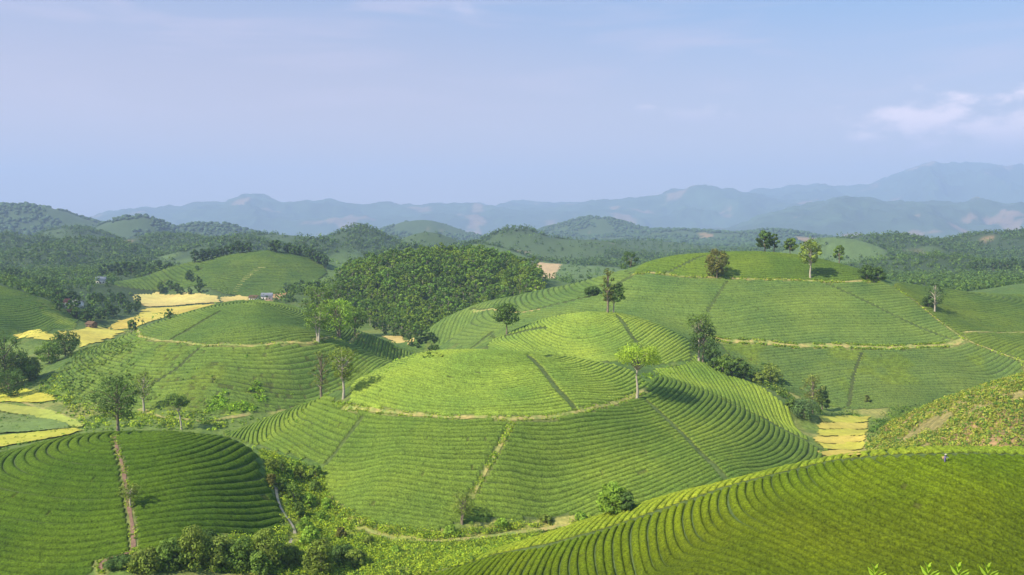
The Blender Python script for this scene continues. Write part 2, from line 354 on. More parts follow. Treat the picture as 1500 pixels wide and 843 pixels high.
FIELDS={
'F':(np.vstack([DITCH_F,[(185,150),(185,100),(20,100),(-22,150)]]),'F'),
'G':(np.vstack([DITCH_F,off(DITCH_F,1,16)[::-1]]),'F'),
'K':(np.vstack([[wp((-60,260,'y')),wp((120,262,'y')),wp((200,258,'y')),wp((300,256,'y')),wp((340,250,'y')),wp((368,244,'y'))],poly((380,690),(388,700),(408,740),(416,768),(400,783),(300,790),(260,798),(216,814),(196,812),(144,826),(130,843)),[(-90,140),(-220,140),(-240,230)]]),'K'),
'T':(np.vstack([RING_A[1:],poly((950,562),(935,552)),[wp((900,345,'y')),wp((800,345,'y')),wp((700,345,'y')),wp((600,340,'y')),wp((545,330,'y'))],poly((515,565),(512,588))]),'A'),
'A':(np.vstack([RING_A,poly((950,566),(972,551)),[wp((1000,330,'y')),wp((1060,318,'y')),wp((1130,308,'y')),wp((1215,296,'y')),(80,240),(30,222)],poly((831,754),(760,759),(705,765),(666,768),(644,777),(601,779),(533,763),(492,735),(474,715),(472,678),(400,660),(365,650),(330,640)),[wp((325,330,'y')),wp((400,330,'y')),wp((450,318,'y'))],poly((478,581),(492,590))]),'A'),
'B':(np.vstack([poly((958,545),(972,551),(1023,570),(1073,594),(1123,615),(1180,645)),[wp((1190,300,'y'))],poly((1167,628)),[wp((1160,340,'y')),wp((1110,352,'y')),wp((1060,362,'y')),wp((1018,372,'y'))],poly((1010,533),(960,540))]),'A'),
'C':(np.vstack([poly((1012,529),(957,535),(884,530),(800,522),(730,515)),[wp((715,375,'y')),wp((730,400,'y')),wp((770,410,'y')),wp((870,412,'y')),wp((960,406,'y')),wp((1010,388,'y'))]]),'C'),
'S':(np.vstack([RING_R,[wp((1300,520,'y')),wp((1180,540,'y')),wp((1100,545,'y')),wp((1000,540,'y')),wp((950,520,'y'))]]),'R'),
'R':(np.vstack([RING_R,poly((1309,421),(1340,443),(1375,472),(1408,497),(1401,502),(1301,508),(1167,505),(1067,498),(1045,500)),[wp((1035,398,'y')),wp((1000,398,'y')),wp((900,405,'y')),wp((800,415,'y')),wp((730,418,'y'))],poly((715,512),(680,512),(640,508),(618,500)),[wp((612,540,'y')),wp((650,545,'y')),wp((700,545,'y')),wp((800,545,'y')),wp((900,530,'y'))]]),'R'),
'D':(np.vstack([STRIP_R[1:],EDGE_R[3:],poly((1560,560)),poly((1480,560),(1400,583),(1300,598),(1250,600),(1195,590),(1130,562),(1100,545),(1070,522),(1058,508))]),'R'),
'E':(np.vstack([EDGE_R[:4],SPUR_R,[wp((1600,530,'y')),wp((1500,540,'y')),wp((1400,535,'y')),wp((1320,515,'y'))]]),'R'),
'Q':(np.vstack([SPUR_R[::-1],EDGE_R[3:]]),'R'),
'L':(np.vstack([RING_L,[wp((540,470,'y')),wp((480,510,'y')),wp((370,525,'y')),wp((250,510,'y')),wp((200,450,'y'))]]),'L'),
'N':(np.vstack([RING_L,[wp((540,480,'y')),wp((600,485,'y'))],poly((612,524),(560,550),(500,572),(430,597),(360,606),(300,610),(230,600),(170,588),(110,592),(75,575),(60,560),(110,530),(170,497))]),'L'),
'P':(poly((-40,505),(0,503),(60,496),(110,482),(126,468),(90,452),(50,434),(0,419),(-60,410)),'P'),
'Y':(np.vstack([poly((170,420),(250,424),(330,431),(400,432),(455,420),(480,400)),[wp((470,975,'y')),wp((390,985,'y')),wp((300,975,'y')),wp((200,950,'y')),wp((160,920,'y'))]]),'Y'),
}
# row families: centre, contour height that shapes the rows, pitch, exponent, longest reach
CEN={'F':((108,153),24,1.32,.5,150),'K':((-96,239),10,2.0,.45,110),'A':((-8,320),15,1.58,.5,120),'C':((36,403),20,1.65,.7,90),
 'R':((150,540),30,2.0,.85,190),'L':((-138,475),16,1.8,.8,120),'P':((-420,700),15,2.6,.8,260),'Y':((-262,960),25,4.0,.8,220)}
def family(k):
    (cx,cy),zr,p,g,rm=CEN[k]
    th=np.linspace(0,2*np.pi,720,endpoint=False); r=np.arange(4,rm,1.0)
    X=cx+np.cos(th)[:,None]*r; Y=cy+np.sin(th)[:,None]*r; z=H(X,Y)
    b=(z<zr); f=np.where(b.any(1),b.argmax(1),len(r)-1); Rr=r[f]
    c=np.fft.rfft(np.log(Rr)); c[7:]=0; c[3:7]*=np.array([.9,.7,.5,.3])
    Rr=np.exp(np.fft.irfft(c,720)); Rm=np.exp(np.log(Rr).mean())
    q=(Rr/Rm)**g
    return (cx,cy),p,th,q
FAM={k:family(k) for k in CEN}
# colour of each field (leaf colour) and how broken its rows are
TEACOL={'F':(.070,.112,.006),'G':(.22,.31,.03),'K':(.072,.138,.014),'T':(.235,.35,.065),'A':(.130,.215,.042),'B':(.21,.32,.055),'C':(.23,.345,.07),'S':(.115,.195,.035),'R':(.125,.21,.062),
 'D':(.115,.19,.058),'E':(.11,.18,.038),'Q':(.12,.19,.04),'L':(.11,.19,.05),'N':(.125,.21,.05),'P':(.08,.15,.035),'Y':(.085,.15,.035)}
GAPS={'F':.027,'G':.0,'K':.026,'A':.022,'T':.015,'B':.02,'N':.13,'L':.01,'P':.06,'D':.02,'Y':.03,'R':.012}
HH={'F':.55,'G':.5,'K':.55,'A':.55,'T':.5,'B':.5,'C':.5,'N':.5,'P':.5,'Y':.45,'R':.55,'S':.55,'D':.55,'E':.55,'Q':.55,'L':.55}
def rows(fk):
    P,fam=FIELDS[fk]; (cx,cy),pitch,th,q=FAM[fam]
    x0,y0=P.min(0);x1,y1=P.max(0)
    near={'F':.28,'G':.28,'K':.3,'A':.4,'T':.45,'B':.45,'C':.5}.get(fk,.6 if fam!='Y' else 2.0)
    out=[]
    rmax=max(math.hypot(a-cx,b-cy) for a in (x0,x1) for b in (y0,y1))
    excl=[(D_,w_) for D_,w_ in DITCHES+PATHS if not (D_[:,0].max()<x0-5 or D_[:,0].min()>x1+5 or D_[:,1].max()<y0-5 or D_[:,1].min()>y1+5)]
    k=0
    while True:
        rho=(k+.5+float(hash2(np.array(k),np.array(9),3)-.5)*.16)*pitch; k+=1
        if rho*q.min()>rmax: break
        n=int(2*np.pi*rho*q.max()/near)+24
        t=np.arange(n)*2*np.pi/n; qq=np.interp(t,np.r_[th,2*np.pi],np.r_[q,q[0]]); 
        wob=.30*(vn(t*rho,t*0+k*7.3,9.,5)-.5)+.9*(vn(cx+rho*np.cos(t),cy+rho*np.sin(t),26.,15)-.5)
        r=rho*qq+wob; x=cx+r*np.cos(t); y=cy+r*np.sin(t)
        ok=(x>x0)&(x<x1)&(y>y0)&(y<y1)
        if not ok.any(): continue
        i=np.nonzero(ok)[0]; ok[i]=inside(P,x[i],y[i]); i=np.nonzero(ok)[0]
        if not len(i): continue
        for D_,w_ in excl:
            ok[i]&=dline(D_,x[i],y[i])>w_*.5+.25+.25*vn(x[i],y[i],1.1,3)
        # clip to the view with a margin
        i=np.nonzero(ok)[0]; ok[i]&=(np.abs(x[i])<y[i]*.66+14)
        if not ok.any(): continue
        # rows that leave the frame below
        d=np.diff(np.r_[0,ok.astype(int),0]); a=np.nonzero(d==1)[0]; b=np.nonzero(d==-1)[0]
        runs=[list(range(s,e)) for s,e in zip(a,b)]
        if ok[0] and ok[-1] and len(runs)>1: runs[0]=runs[-1]+runs[0]; runs.pop()
        for rn in runs:
            if len(rn)<5: continue
            rn=np.array(rn); out.append((k,x[rn],y[rn],t[rn],qq[rn]*pitch))
    return out
def hedge(run,fk):
    k,x,y,t,pw=run; n=len(x)
    tx=np.gradient(x);ty=np.gradient(y);l=np.hypot(tx,ty)+1e-9; nx=ty/l;ny=-tx/l
    near=fk in 'FGKATB'
    U=np.array([-1,-.86,-.6,-.25,.12,.5,.82,1.]) if near else np.array([-1,-.75,-.1,.65,1.])
    hw=pw*(.484 if near else .48); h=HH.get(fk,.8)
    s=np.cumsum(l)
    X=x[:,None]+nx[:,None]*U*hw[:,None]; Y=y[:,None]+ny[:,None]*U*hw[:,None]
    jx=(rng.random(X.shape)-.5)*.13; jy=(rng.random(X.shape)-.5)*.13
    base=H(X,Y)
    prof=(1-np.abs(U)**4.2)[None]*h
    lump=.78+.34*vn(X,Y,1.15,21)+.22*(vn(X,Y,.5,22)-.5)+.25*(fbm(X,Y,14,23)-.5)
    g=GAPS.get(fk,.004); hole=vn(s,np.full(n,k*3.7+ord(fk)),2.4,31)
    patch=vn(x,y,22,33)*.6+vn(x,y,7,34)*.4
    alive=1-.85*ss(hole,.985-g*1.2-(.30*ss(patch,.62,.8) if g>.03 else 0),.995-g*1.0) 
    e=np.minimum(np.arange(n),n-1-np.arange(n)); alive=alive*np.clip((e+.3)/(1.6 if near else .9),0,1)
    Zt=base+(prof*lump+(rng.random(X.shape)-.5)*.10)*alive[:,None]-.06
    Zt[:,0]=base[:,0]-.15; Zt[:,-1]=base[:,-1]-.15
    V=np.stack([X+jx,Y+jy,Zt],-1).reshape(-1,3)
    c=np.array(TEACOL[fk]); young=fbm(X,Y,30,41)[...,None]; bush=vn(X,Y,1.0,43)[...,None]; twig=rng.random(X.shape)[...,None]; twig=np.where(rng.random(twig.shape)<.07,-1.6,twig)
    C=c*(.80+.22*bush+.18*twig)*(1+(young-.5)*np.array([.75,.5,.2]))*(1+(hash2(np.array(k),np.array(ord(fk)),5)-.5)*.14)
    if fk=='F': C=C*(1+.55*(1-ss(dline(DITCH_F,X.ravel(),Y.ravel())+(fbm(X.ravel(),Y.ravel(),9,47)-.5)*14,3,20)).reshape(X.shape)[...,None])     # vignetting painted into the leaf colour: rows brighten towards the ditch
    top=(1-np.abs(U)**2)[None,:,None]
    C=C*(.82+.26*top)*(1+np.array([.10,.04,-.1])*top)       # lighter and yellower on the clipped table, darker on the flanks
    if fk in 'NPD':
        wz=ss(patch,.55,.75)[:,None,None]; C=C*(1-wz)+wz*np.array([.15,.22,.04])*(.7+.6*bush)
    C=C*(.35+.65*alive[:,None,None])+(1-alive[:,None,None])*np.array([.05,.05,.02])
    return V,gridfaces(n,len(U)),C.reshape(-1,3)
def join(parts):
    V=[];Fq=[];C=[];o=0
    for v,f,c in parts:
        V.append(v);Fq.append(f+o);C.append(c);o+=len(v)
    return np.concatenate(V),np.concatenate(Fq),np.concatenate(C)
# ================================================================ ground
def soil(x,y):
    n=fbm(x,y,30,51); n2=vn(x,y,6,55); n3=fbm(x,y,140,57)
    c=np.array([.085,.145,.03])*(.7+.6*n[...,None])
    def blend(c,w,k): return c*(1-w[...,None])+w[...,None]*np.array(k)
    c=blend(c,ss(n2,.6,.9)*.5,(.17,.19,.05))
    # flat valleys: pale rough grass
    h=H(x,y); v=(1-ss(h,2,7))*(y<860)
    c=blend(c,v*.7,(.17,.23,.045)); c=blend(c,v*ss(n,.5,.7)*.7,(.34,.30,.10)); c=blend(c,v*ss(n2,.6,.85)*.6,(.07,.13,.025))
    # farther: woodland and clearings
    f=ss(y,560,800); wn=fbm(x,y,220,61)
    wood=np.array([.045,.075,.03])*(.75+.5*n[...,None]); mead=np.array([.11,.17,.05])*(.8+.4*n2[...,None]); red=np.array([.34,.22,.14])
    fc=wood+(mead-wood)*(ss(wn,.50,.57)*(1-.75*ss(y,1300,1900)))[...,None]; rw=fbm(x,y,170,67)
    fc=blend(fc,ss(rw,.73,.76)*ss(y,1500,1700)*.8,red)
    c=c*(1-f[...,None])+fc*f[...,None]
    return c
def colour_areas(x,y,c):
    def put(P,k,amt=1.,edge=3):
        nonlocal c
        s=edge*.9; xx=x+(vn(x,y,4,71)-.5)*s*2; yy=y+(vn(x,y,4,72)-.5)*s*2
        i=inside(P,xx,yy); 
        kk=np.asarray(k,float); 
        n=fbm(x,y,5,77)[...,None]
        c=np.where(i[...,None],c*(1-amt)+kk*amt*(.75+.5*n),c)
    for fk,(P,_) in FIELDS.items():
        put(P,(.08,.115,.032) if fk not in 'NDPY' else (.06,.08,.025),.92,.1)
    put(GULLY,(.22,.25,.04),.7,3); put(BANK,(.36,.33,.10),.55,3)
    for P in SCRUBHILL:
        put(P,(.30,.24,.10),.8,4)
        r=ss(fbm(x,y,16,81),.5,.6)*inside(P,x,y); c=c*(1-r[...,None]*.7)+r[...,None]*.7*np.array([.34,.20,.11])
    put(ORANGE,(.52,.36,.20),.95,3)
    put(poly((340,585),(378,570),(372,600),(320,608)),(.30,.38,.04),.8,3)
    for P in BARE: put(P,(.48,.28,.16),.85,3)
    for P,_w in PATHS:
        d=dline(P,x,y); k=ss(-d,-_w*1.3,-_w*.6)[...,None]*.7; c=c*(1-k)+k*np.array([.26,.27,.08])
    return c
GULLY=poly((380,660),(475,690),(480,720),(500,745),(560,772),(640,782),(760,765),(880,752),(790,785),(700,820),(600,843),(430,843),(180,843),(215,815),(300,790),(400,785),(418,768),(390,700))
BANK=poly((495,740),(540,766),(610,782),(700,772),(800,760),(870,758),(800,782),(660,792),(560,790),(500,765))
SCRUBHILL=[np.vstack([poly((1262,658),(1290,640),(1330,605)),[wp((1350,300,'y')),wp((1450,290,'y')),wp((1600,285,'y')),(230,285),(230,170),(120,200)]])]
ORANGE=poly((762,388),(790,384),(822,387),(815,400),(800,410),(780,402))
BARE=[poly((385,432),(420,426),(424,434),(400,441)),poly((440,378),(470,388),(475,394),(450,386)),poly((1135,445),(1140,443),(1138,447))]
nr,nc=1000,900
Yg=np.concatenate([np.linspace(-60,90,24)[:-1],np.geomspace(90,1000,760),np.geomspace(1000,14500,nr-782)[0:]])
Yg=Yg[:nr]; ag=np.linspace(-1.15,1.15,nc)
X=ag[None]*(Yg[:,None]+70); Y=np.repeat(Yg[:,None],nc,1)
def HN(x,y):
    z=H(x,y); f=ss(y,700,1500)
    z=z+f*((fbm(x,y,260,91)-.5)*26+(fbm(x,y,60,93)-.5)*9)+ss(y,3000,9000)*-25
    return z
Zg=HN(X,Y)-.05
cg=colour_areas(X,Y,soil(X,Y))
rough=np.maximum(inside(GULLY,X,Y),inside(SCRUBHILL[0],X,Y))
Zg=Zg+rough*(fbm(X,Y,5,95)-.5)*1.6+(fbm(X,Y,3,96)-.5)*.15*(Y<700)
obj('ground',mesh('ground',np.stack([X,Y,Zg],-1).reshape(-1,3),gridfaces(len(Yg),nc),mats=[M['ground']],cols=cg.reshape(-1,3),smooth=True),kind='structure',label='grassy valley floor and hill slopes running back to the woods')
# ---------------------------------------------------------------- mountains
for ri,(dist,prof) in enumerate(RID):
    pxs=np.arange(prof[0][0]-250,prof[-1][0]+250,3.0); py=np.interp(pxs,[p[0] for p in prof],[p[1] for p in prof])
    a=np.array([ray(p,q) for p,q in zip(pxs,py)]); xs=a[:,0]*dist; zc=CZ+a[:,1]*dist+(fbm(pxs,pxs*0+ri*50,60,301,5)-.5)*dist*.012
    T=np.linspace(-1,1,110); Wd=dist*.24
    XX=np.repeat(xs[None],len(T),0)*(1+T[:,None]*.2); YY=dist*(1+T[:,None]*.2)+0*XX
    prf=1-np.abs(T)**1.25
    base=-6.0
    rid=1-np.abs(2*fbm(XX,YY,dist*.075,101+ri*9,5)-1); det=fbm(XX,YY,dist*.02,131+ri,4)-.5
    Zm=base+(zc[None]-base)*prf[:,None]
    Zm=Zm+(zc[None]-base)*(1-prf[:,None])*prf[:,None]*3.2*(rid-.72)+det*dist*.010*prf[:,None]+(fbm(XX,YY,dist*.004,160+ri,3)-.5)*dist*.0022*np.ones_like(prf)[:,None]
    Zm[0]=-40;Zm[-1]=-40
    n=fbm(XX,YY,dist*.05,171+ri); cm=np.array([.05,.085,.04])*(.6+.8*n[...,None])
    cl=fbm(XX,YY,dist*.035,181+ri); k=ss(cl,.70,.74)[...,None]*.45; cm=cm*(1-k)+k*np.array([.42,.24,.17])
    obj('mountain_range',mesh('mountain_range',np.stack([XX,YY,Zm],-1).reshape(-1,3),gridfaces(len(T),len(xs)),mats=[M['mount']],cols=cm.reshape(-1,3),smooth=True),kind='structure')
# haze
hb=np.array([(x,y,z) for z in (-60,1330) for y in (-400,18800) for x in (-29000,29000)],float)
hm=bpy.data.materials.new('haze'); hm.use_nodes=True; t=hm.node_tree; t.nodes.clear(); o_=t.nodes.new('ShaderNodeOutputMaterial'); pv=t.nodes.new('ShaderNodeVolumePrincipled')
pv.inputs['Color'].default_value=(.50,.66,.98,1); pv.inputs['Density'].default_value=HAZE; pv.inputs['Anisotropy'].default_value=0; t.links.new(pv.outputs[0],o_.inputs['Volume'])
obj('haze',mesh('haze',hb,np.array([(0,2,3,1),(4,5,7,6),(0,1,5,4),(2,6,7,3),(0,4,6,2),(1,3,7,5)]),mats=[hm]),kind='stuff',label='thin blue haze filling the air over the valleys')
# ---------------------------------------------------------------- tracks
def ribbon(name,P,w,m,label=None,zo=.06,kind='structure',edge=.3,cat=None):
    d=np.r_[0,np.cumsum(np.hypot(*np.diff(P,axis=0).T))]; s=np.arange(0,d[-1],.6)
    # smooth centre line
    x=np.interp(s,d,P[:,0]);y=np.interp(s,d,P[:,1])
    k=9; pad=lambda v:np.convolve(np.r_[np.full(k//2,v[0]),v,np.full(k//2,v[-1])],np.ones(k)/k,'valid')
    x,y=pad(x),pad(y)
    tx,ty=np.gradient(x),np.gradient(y);l=np.hypot(tx,ty)+1e-9
    U=np.linspace(-.5,.5,5); ww=w*(1+edge*(vn(s,s*0,3.,5)-.5)*2)
    X=x[:,None]+(ty/l)[:,None]*U*ww[:,None];Y=y[:,None]-(tx/l)[:,None]*U*ww[:,None]
    Zr=H(X,Y)+zo+.06+(vn(X,Y,1.3,8)-.5)*.08
    o=obj(name,mesh(name,np.stack([X,Y,Zr],-1).reshape(-1,3),gridfaces(len(s),5),mats=[m],smooth=True),kind=kind)
    if label: o['label']=label
    return o
ribbon('path',RING_A,1.5,M['path'],'straw coloured track ringing the summit of the central tea hill')
ribbon('path',TAN_A,1.0,M['path'],'straw coloured track running straight down the central tea hill')
ribbon('path',RING_L,1.2,M['path'],'dry grass track ringing the left middle hill')
ribbon('path',RING_R,1.3,M['path'],'dry grass track below the crest of the big right hill')
ribbon('path',STRIP_R,2.6,M['path'],'wide pale grass track across the foot of the big right hill')
ribbon('path',EDGE_R,.6,M['path'],'narrow track down the right shoulder of the big hill')
ribbon('path',SPUR_R,1.4,M['path'],'pale track level across the far right slope')
ribbon('path',np.vstack([K_RED,K_RED2[1:]]),.75,M['redpath'],'red earth path running down the left foreground hill')
ribbon('path',poly((404,712),(406,730),(413,748),(426,766),(433,780),(430,792),(420,799)),.75,M['concrete'],'narrow pale path curving through the scrub gully')
ribbon('path',poly((530,775),(580,791),(640,794),(700,788),(760,780),(830,768),(870,762)),1.3,M['path'],'dusty path along the foot of the central hill')
ribbon('path',poly((690,455),(735,457.5),(768,458),(800,452)),2.2,M['path'],'short dry track on the left shoulder of the right hill')
ribbon('path',poly((343,428),(355,412),(372,397),(388,390)),5,M['path'],'pale track climbing the far green hill behind the rice')
ribbon('path',poly((204,598),(240,612),(300,618),(370,606)),2.2,M['path'],'grassy track at the foot of the left middle hill')
ribbon('path',poly((0,578),(60,600),(100,612),(128,622)),2.2,M['path'],'grass bank between the lower left rice plots')
GP=[(poly((404,712),(406,730),(413,748),(426,766),(433,780),(430,792),(420,799)),1.3),(poly((530,775),(580,791),(640,794),(700,788),(760,780),(830,768),(870,762)),1.6)]
# ---------------------------------------------------------------- rice
def patch(name,P,step,zo,m,c,label,cat,group=None,kind=None,amp=.25,rough=1.0):
    x0,y0=P.min(0);x1,y1=P.max(0); x0-=3;y0-=3;x1+=3;y1+=3; xs=np.arange(x0-step,x1+step,step);ys=np.arange(y0-step,y1+step,step)
    X,Y=np.meshgrid(xs,ys); X=X+(vn(X,Y,2*step,3)-.5)*step;Y=Y+(vn(X,Y,2*step,4)-.5)*step
    cx=(X[:-1,:-1]+X[1:,1:])/2;cy=(Y[:-1,:-1]+Y[1:,1:])/2; keep=inside(P,cx+(fbm(cx,cy,7,11)-.5)*3.2*step,cy+(fbm(cx,cy,7,12)-.5)*3.2*step)
    if not keep.any(): return
    q=gridfaces(len(ys),len(xs),keep); u,inv=np.unique(q,return_inverse=True); q=inv.reshape(-1,4)
    Z_=H(X,Y)+zo+amp*fbm(X,Y,3,7)+.12*rng.random(X.shape)
    n=fbm(X,Y,9,9)[...,None]; n2=fbm(X,Y,30,19)[...,None]; C=np.array(c)*(.8+.4*n)*(1+(n2-.5)*np.array([.2,.5,.3]))
    V=np.stack([X,Y,Z_],-1).reshape(-1,3)[u]
    o=obj(name,mesh(name,V,q,mats=[m],cols=C.reshape(-1,3)[u],smooth=True),label=label,cat=cat,group=group,kind=kind)
    return o
RG='ripe rice plots on the valley floor'
rl=[((28,487),(60,493),(105,500),(130,498),(190,487),(172,492),(140,508),(118,512),(112,506),(60,500)),]
RICEP=[]
def rice(P,c,label,step=1.4): RICEP.append(poly(*P)); patch('rice_field',poly(*P),step,.25,M['rice'],c,label,'rice field',RG)
GOLD=(.50,.41,.075); STRAW=(.52,.42,.14); LIME=(.34,.38,.07)
rice([(195,432),(230,428),(300,432),(322,436),(318,444),(270,447),(215,450),(200,444)],STRAW,'pale golden rice field farthest back beside the village trees',2)
rice([(215,452),(270,449),(316,446),(300,452),(255,459),(240,466),(200,480),(165,484),(160,476),(195,466)],GOLD,'golden rice field narrowing past the left middle hill',2)
rice([(20,490),(75,492),(110,486),(160,478),(163,486),(198,481),(180,488),(150,500),(120,510),(112,500),(60,499),(25,497)],GOLD,'yellow rice field curling round the dark riverside trees',2)
rice([(325,437),(350,434),(370,436),(360,441),(325,443)],STRAW,'small straw coloured rice plot under the far green hill',2)
rice([(-40,568),(0,569),(40,570),(72,578),(84,587),(60,591),(0,590),(-40,590)],(.46,.45,.05),'bright yellow rice plot at the left edge above the crop strip',1.2)
rice([(-40,592),(0,593),(50,598),(100,613),(126,622),(118,627),(70,618),(0,603),(-40,600)],LIME,'lime yellow rice strip at the left edge under the bank',1.0)
rice([(-40,641),(0,640),(60,634),(112,628),(122,632),(60,645),(20,652),(-20,662)],(.42,.42,.05),'yellow rice plot touching the left foreground tea hill',1.0)
patch('vegetable_field',poly((-40,606),(0,607),(50,612),(105,624),(100,629),(50,633),(0,636),(-40,636)),1,.2,M['rice'],(.15,.21,.055),'dark green vegetable strip between two rice plots at left','vegetable field',amp=.5)
RT=(.42,.40,.06);RT2=(.46,.38,.08)
for k,(a,b,c_) in enumerate([(611,619.5,RT),(621,629,RT2),(631,638.5,RT),(640,648.5,RT2),(650,659,RT),(661,669,RT2)]):
    l=1200-(k*0)+(0 if k else 8); P=[(1203-k*2,a),(1240,a-1),(1274-k*2,a),(1272-k*3,b),(1240,b+1),(1203-k*3+(b>650)*22,b)]
    patch('rice_field',poly(*P),.8,.2+.0*k,M['rice'],c_,['topmost of the six stacked rice terraces in the right gully','second rice terrace from the top in the right gully','third rice terrace from the top in the right gully','fourth rice terrace from the top in the right gully','fifth rice terrace down in the right gully','lowest rice terrace just above the foreground ridge'][k],'rice field','rice terraces in the right gully')
rice([(560,493),(590,492),(608,500),(600,508),(575,502)],STRAW,'tiny straw plot below the forest mound',1.5)
# ================================================================ tea
TEXT={'F':('slope facing the camera on the foreground right hill','foreground hill near slope'),'G':('far side of the ridge ditch on the foreground right hill','foreground hill far side'),
'K':('left foreground hill with the red path','left foreground hill'),'T':('domed summit inside the ring track of the central hill','central hill summit'),'A':('slopes below the ring track of the central hill','central hill slopes'),
'B':('bright lobe right of the central hill','bright lobe'),'C':('round bright knoll behind the central hill','bright knoll'),'S':('cap above the track of the big right hill','right hill cap'),'R':('broad face of the big right hill','right hill face'),
'D':('foot of the big right hill below the wide track','right hill foot'),'E':('far right shoulder beyond the narrow track','far right shoulder'),'Q':('lower far right slope under the level track','lower right slope'),
'L':('dome of the left middle hill above its track','left hill dome'),'N':('patchy lower slopes of the left middle hill','left hill slopes'),'P':('dark hillside at the left edge behind the rice','left edge hillside'),'Y':('far green hill behind the village rice','far green hill')}
RUNS={fk:rows(fk) for fk in FIELDS}
cand=[]
for fk in 'FGKTAB':
    for i,r in enumerate(RUNS[fk]):
        L_=np.hypot(np.diff(r[1]),np.diff(r[2])).sum(); d=r[2].mean(); zz=H(r[1],r[2])+.8
        px,py=proj(r[1],r[2],zz); vis=((px>0)&(px<1500)&(py<843)&(py>0)).mean()
        if vis>.02: cand.append((L_*vis/d/d*(.15 if fk=='G' else 1),fk,i))
cand.sort(reverse=True); solo={(fk,i) for _,fk,i in cand[:300]}
for fk,rr in RUNS.items():
    if not rr: print('no rows',fk); continue
    rest=[]; where,short=TEXT[fk]
    for i,r in enumerate(rr):
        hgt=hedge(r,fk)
        if (fk,i) in solo:
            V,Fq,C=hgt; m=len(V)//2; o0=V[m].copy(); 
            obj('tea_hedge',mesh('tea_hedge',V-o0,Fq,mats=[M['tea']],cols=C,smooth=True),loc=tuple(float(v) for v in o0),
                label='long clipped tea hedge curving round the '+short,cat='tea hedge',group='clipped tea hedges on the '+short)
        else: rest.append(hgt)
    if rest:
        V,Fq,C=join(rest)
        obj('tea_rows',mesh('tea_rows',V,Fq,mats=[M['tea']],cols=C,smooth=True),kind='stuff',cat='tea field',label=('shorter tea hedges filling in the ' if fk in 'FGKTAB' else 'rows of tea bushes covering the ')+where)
print('rows',{k:len(v) for k,v in RUNS.items()},len(cand))
# ================================================================ trees
def leafcards(centres,radii,n,size,flat=.75,shell=.55,up=.25):
    """n leaf cards in each clump; centres (m,3), radii (m,)"""
    m=len(centres); k=m*n
    d=rng.normal(size=(k,3)); d/=np.linalg.norm(d,axis=1)[:,None]
    rr=(shell+(1-shell)*rng.random(k)**.6)
    c=np.repeat(centres,n,0)+d*np.repeat(radii,n)[:,None]*rr[:,None]*np.array([1,1,flat])
    nrm=d+rng.normal(size=(k,3))*.4+np.array([0,0,up]); nrm/=np.linalg.norm(nrm,axis=1)[:,None]
    a=np.cross(nrm,rng.normal(size=(k,3))); a/=np.linalg.norm(a,axis=1)[:,None]; b=np.cross(nrm,a)
    s=size*(.6+.8*rng.random(k))[:,None]; 
    V=np.stack([c-a*s,c-b*s*.55,c+a*s,c+b*s*.55],1).reshape(-1,3)
    F_=np.arange(k*4).reshape(-1,4)
    tone=(.7+.6*rng.random(m)).repeat(n)*(.9+.2*rng.random(k)); C=np.repeat(tone[:,None],4,0)*np.ones((1,3))
    C=C*np.array([1,1,1])+np.repeat(((rng.random(k)-.5)*.2)[:,None],4,0)*np.array([.6,.2,-.2])
    return V,F_,np.clip(C,.2,2)
def tube(pts,rad,n=6):
    pts=np.array(pts,float);V=[];prev=np.array([1.,0,0])
    for i,p in enumerate(pts):
        t=pts[min(i+1,len(pts)-1)]-pts[max(i-1,0)]; t/=np.linalg.norm(t)+1e-9
        a=np.cross(t,prev if abs(t@prev)<.95 else np.array([0,1.,0])); a/=np.linalg.norm(a); b=np.cross(t,a)
        for k in range(n):
            an=2*np.pi*k/n; V.append(p+rad[i]*(a*math.cos(an)+b*math.sin(an)))
    q=[(i*n+k,i*n+(k+1)%n,(i+1)*n+(k+1)%n,(i+1)*n+k) for i in range(len(pts)-1) for k in range(n)]
    return np.array(V),np.array(q)
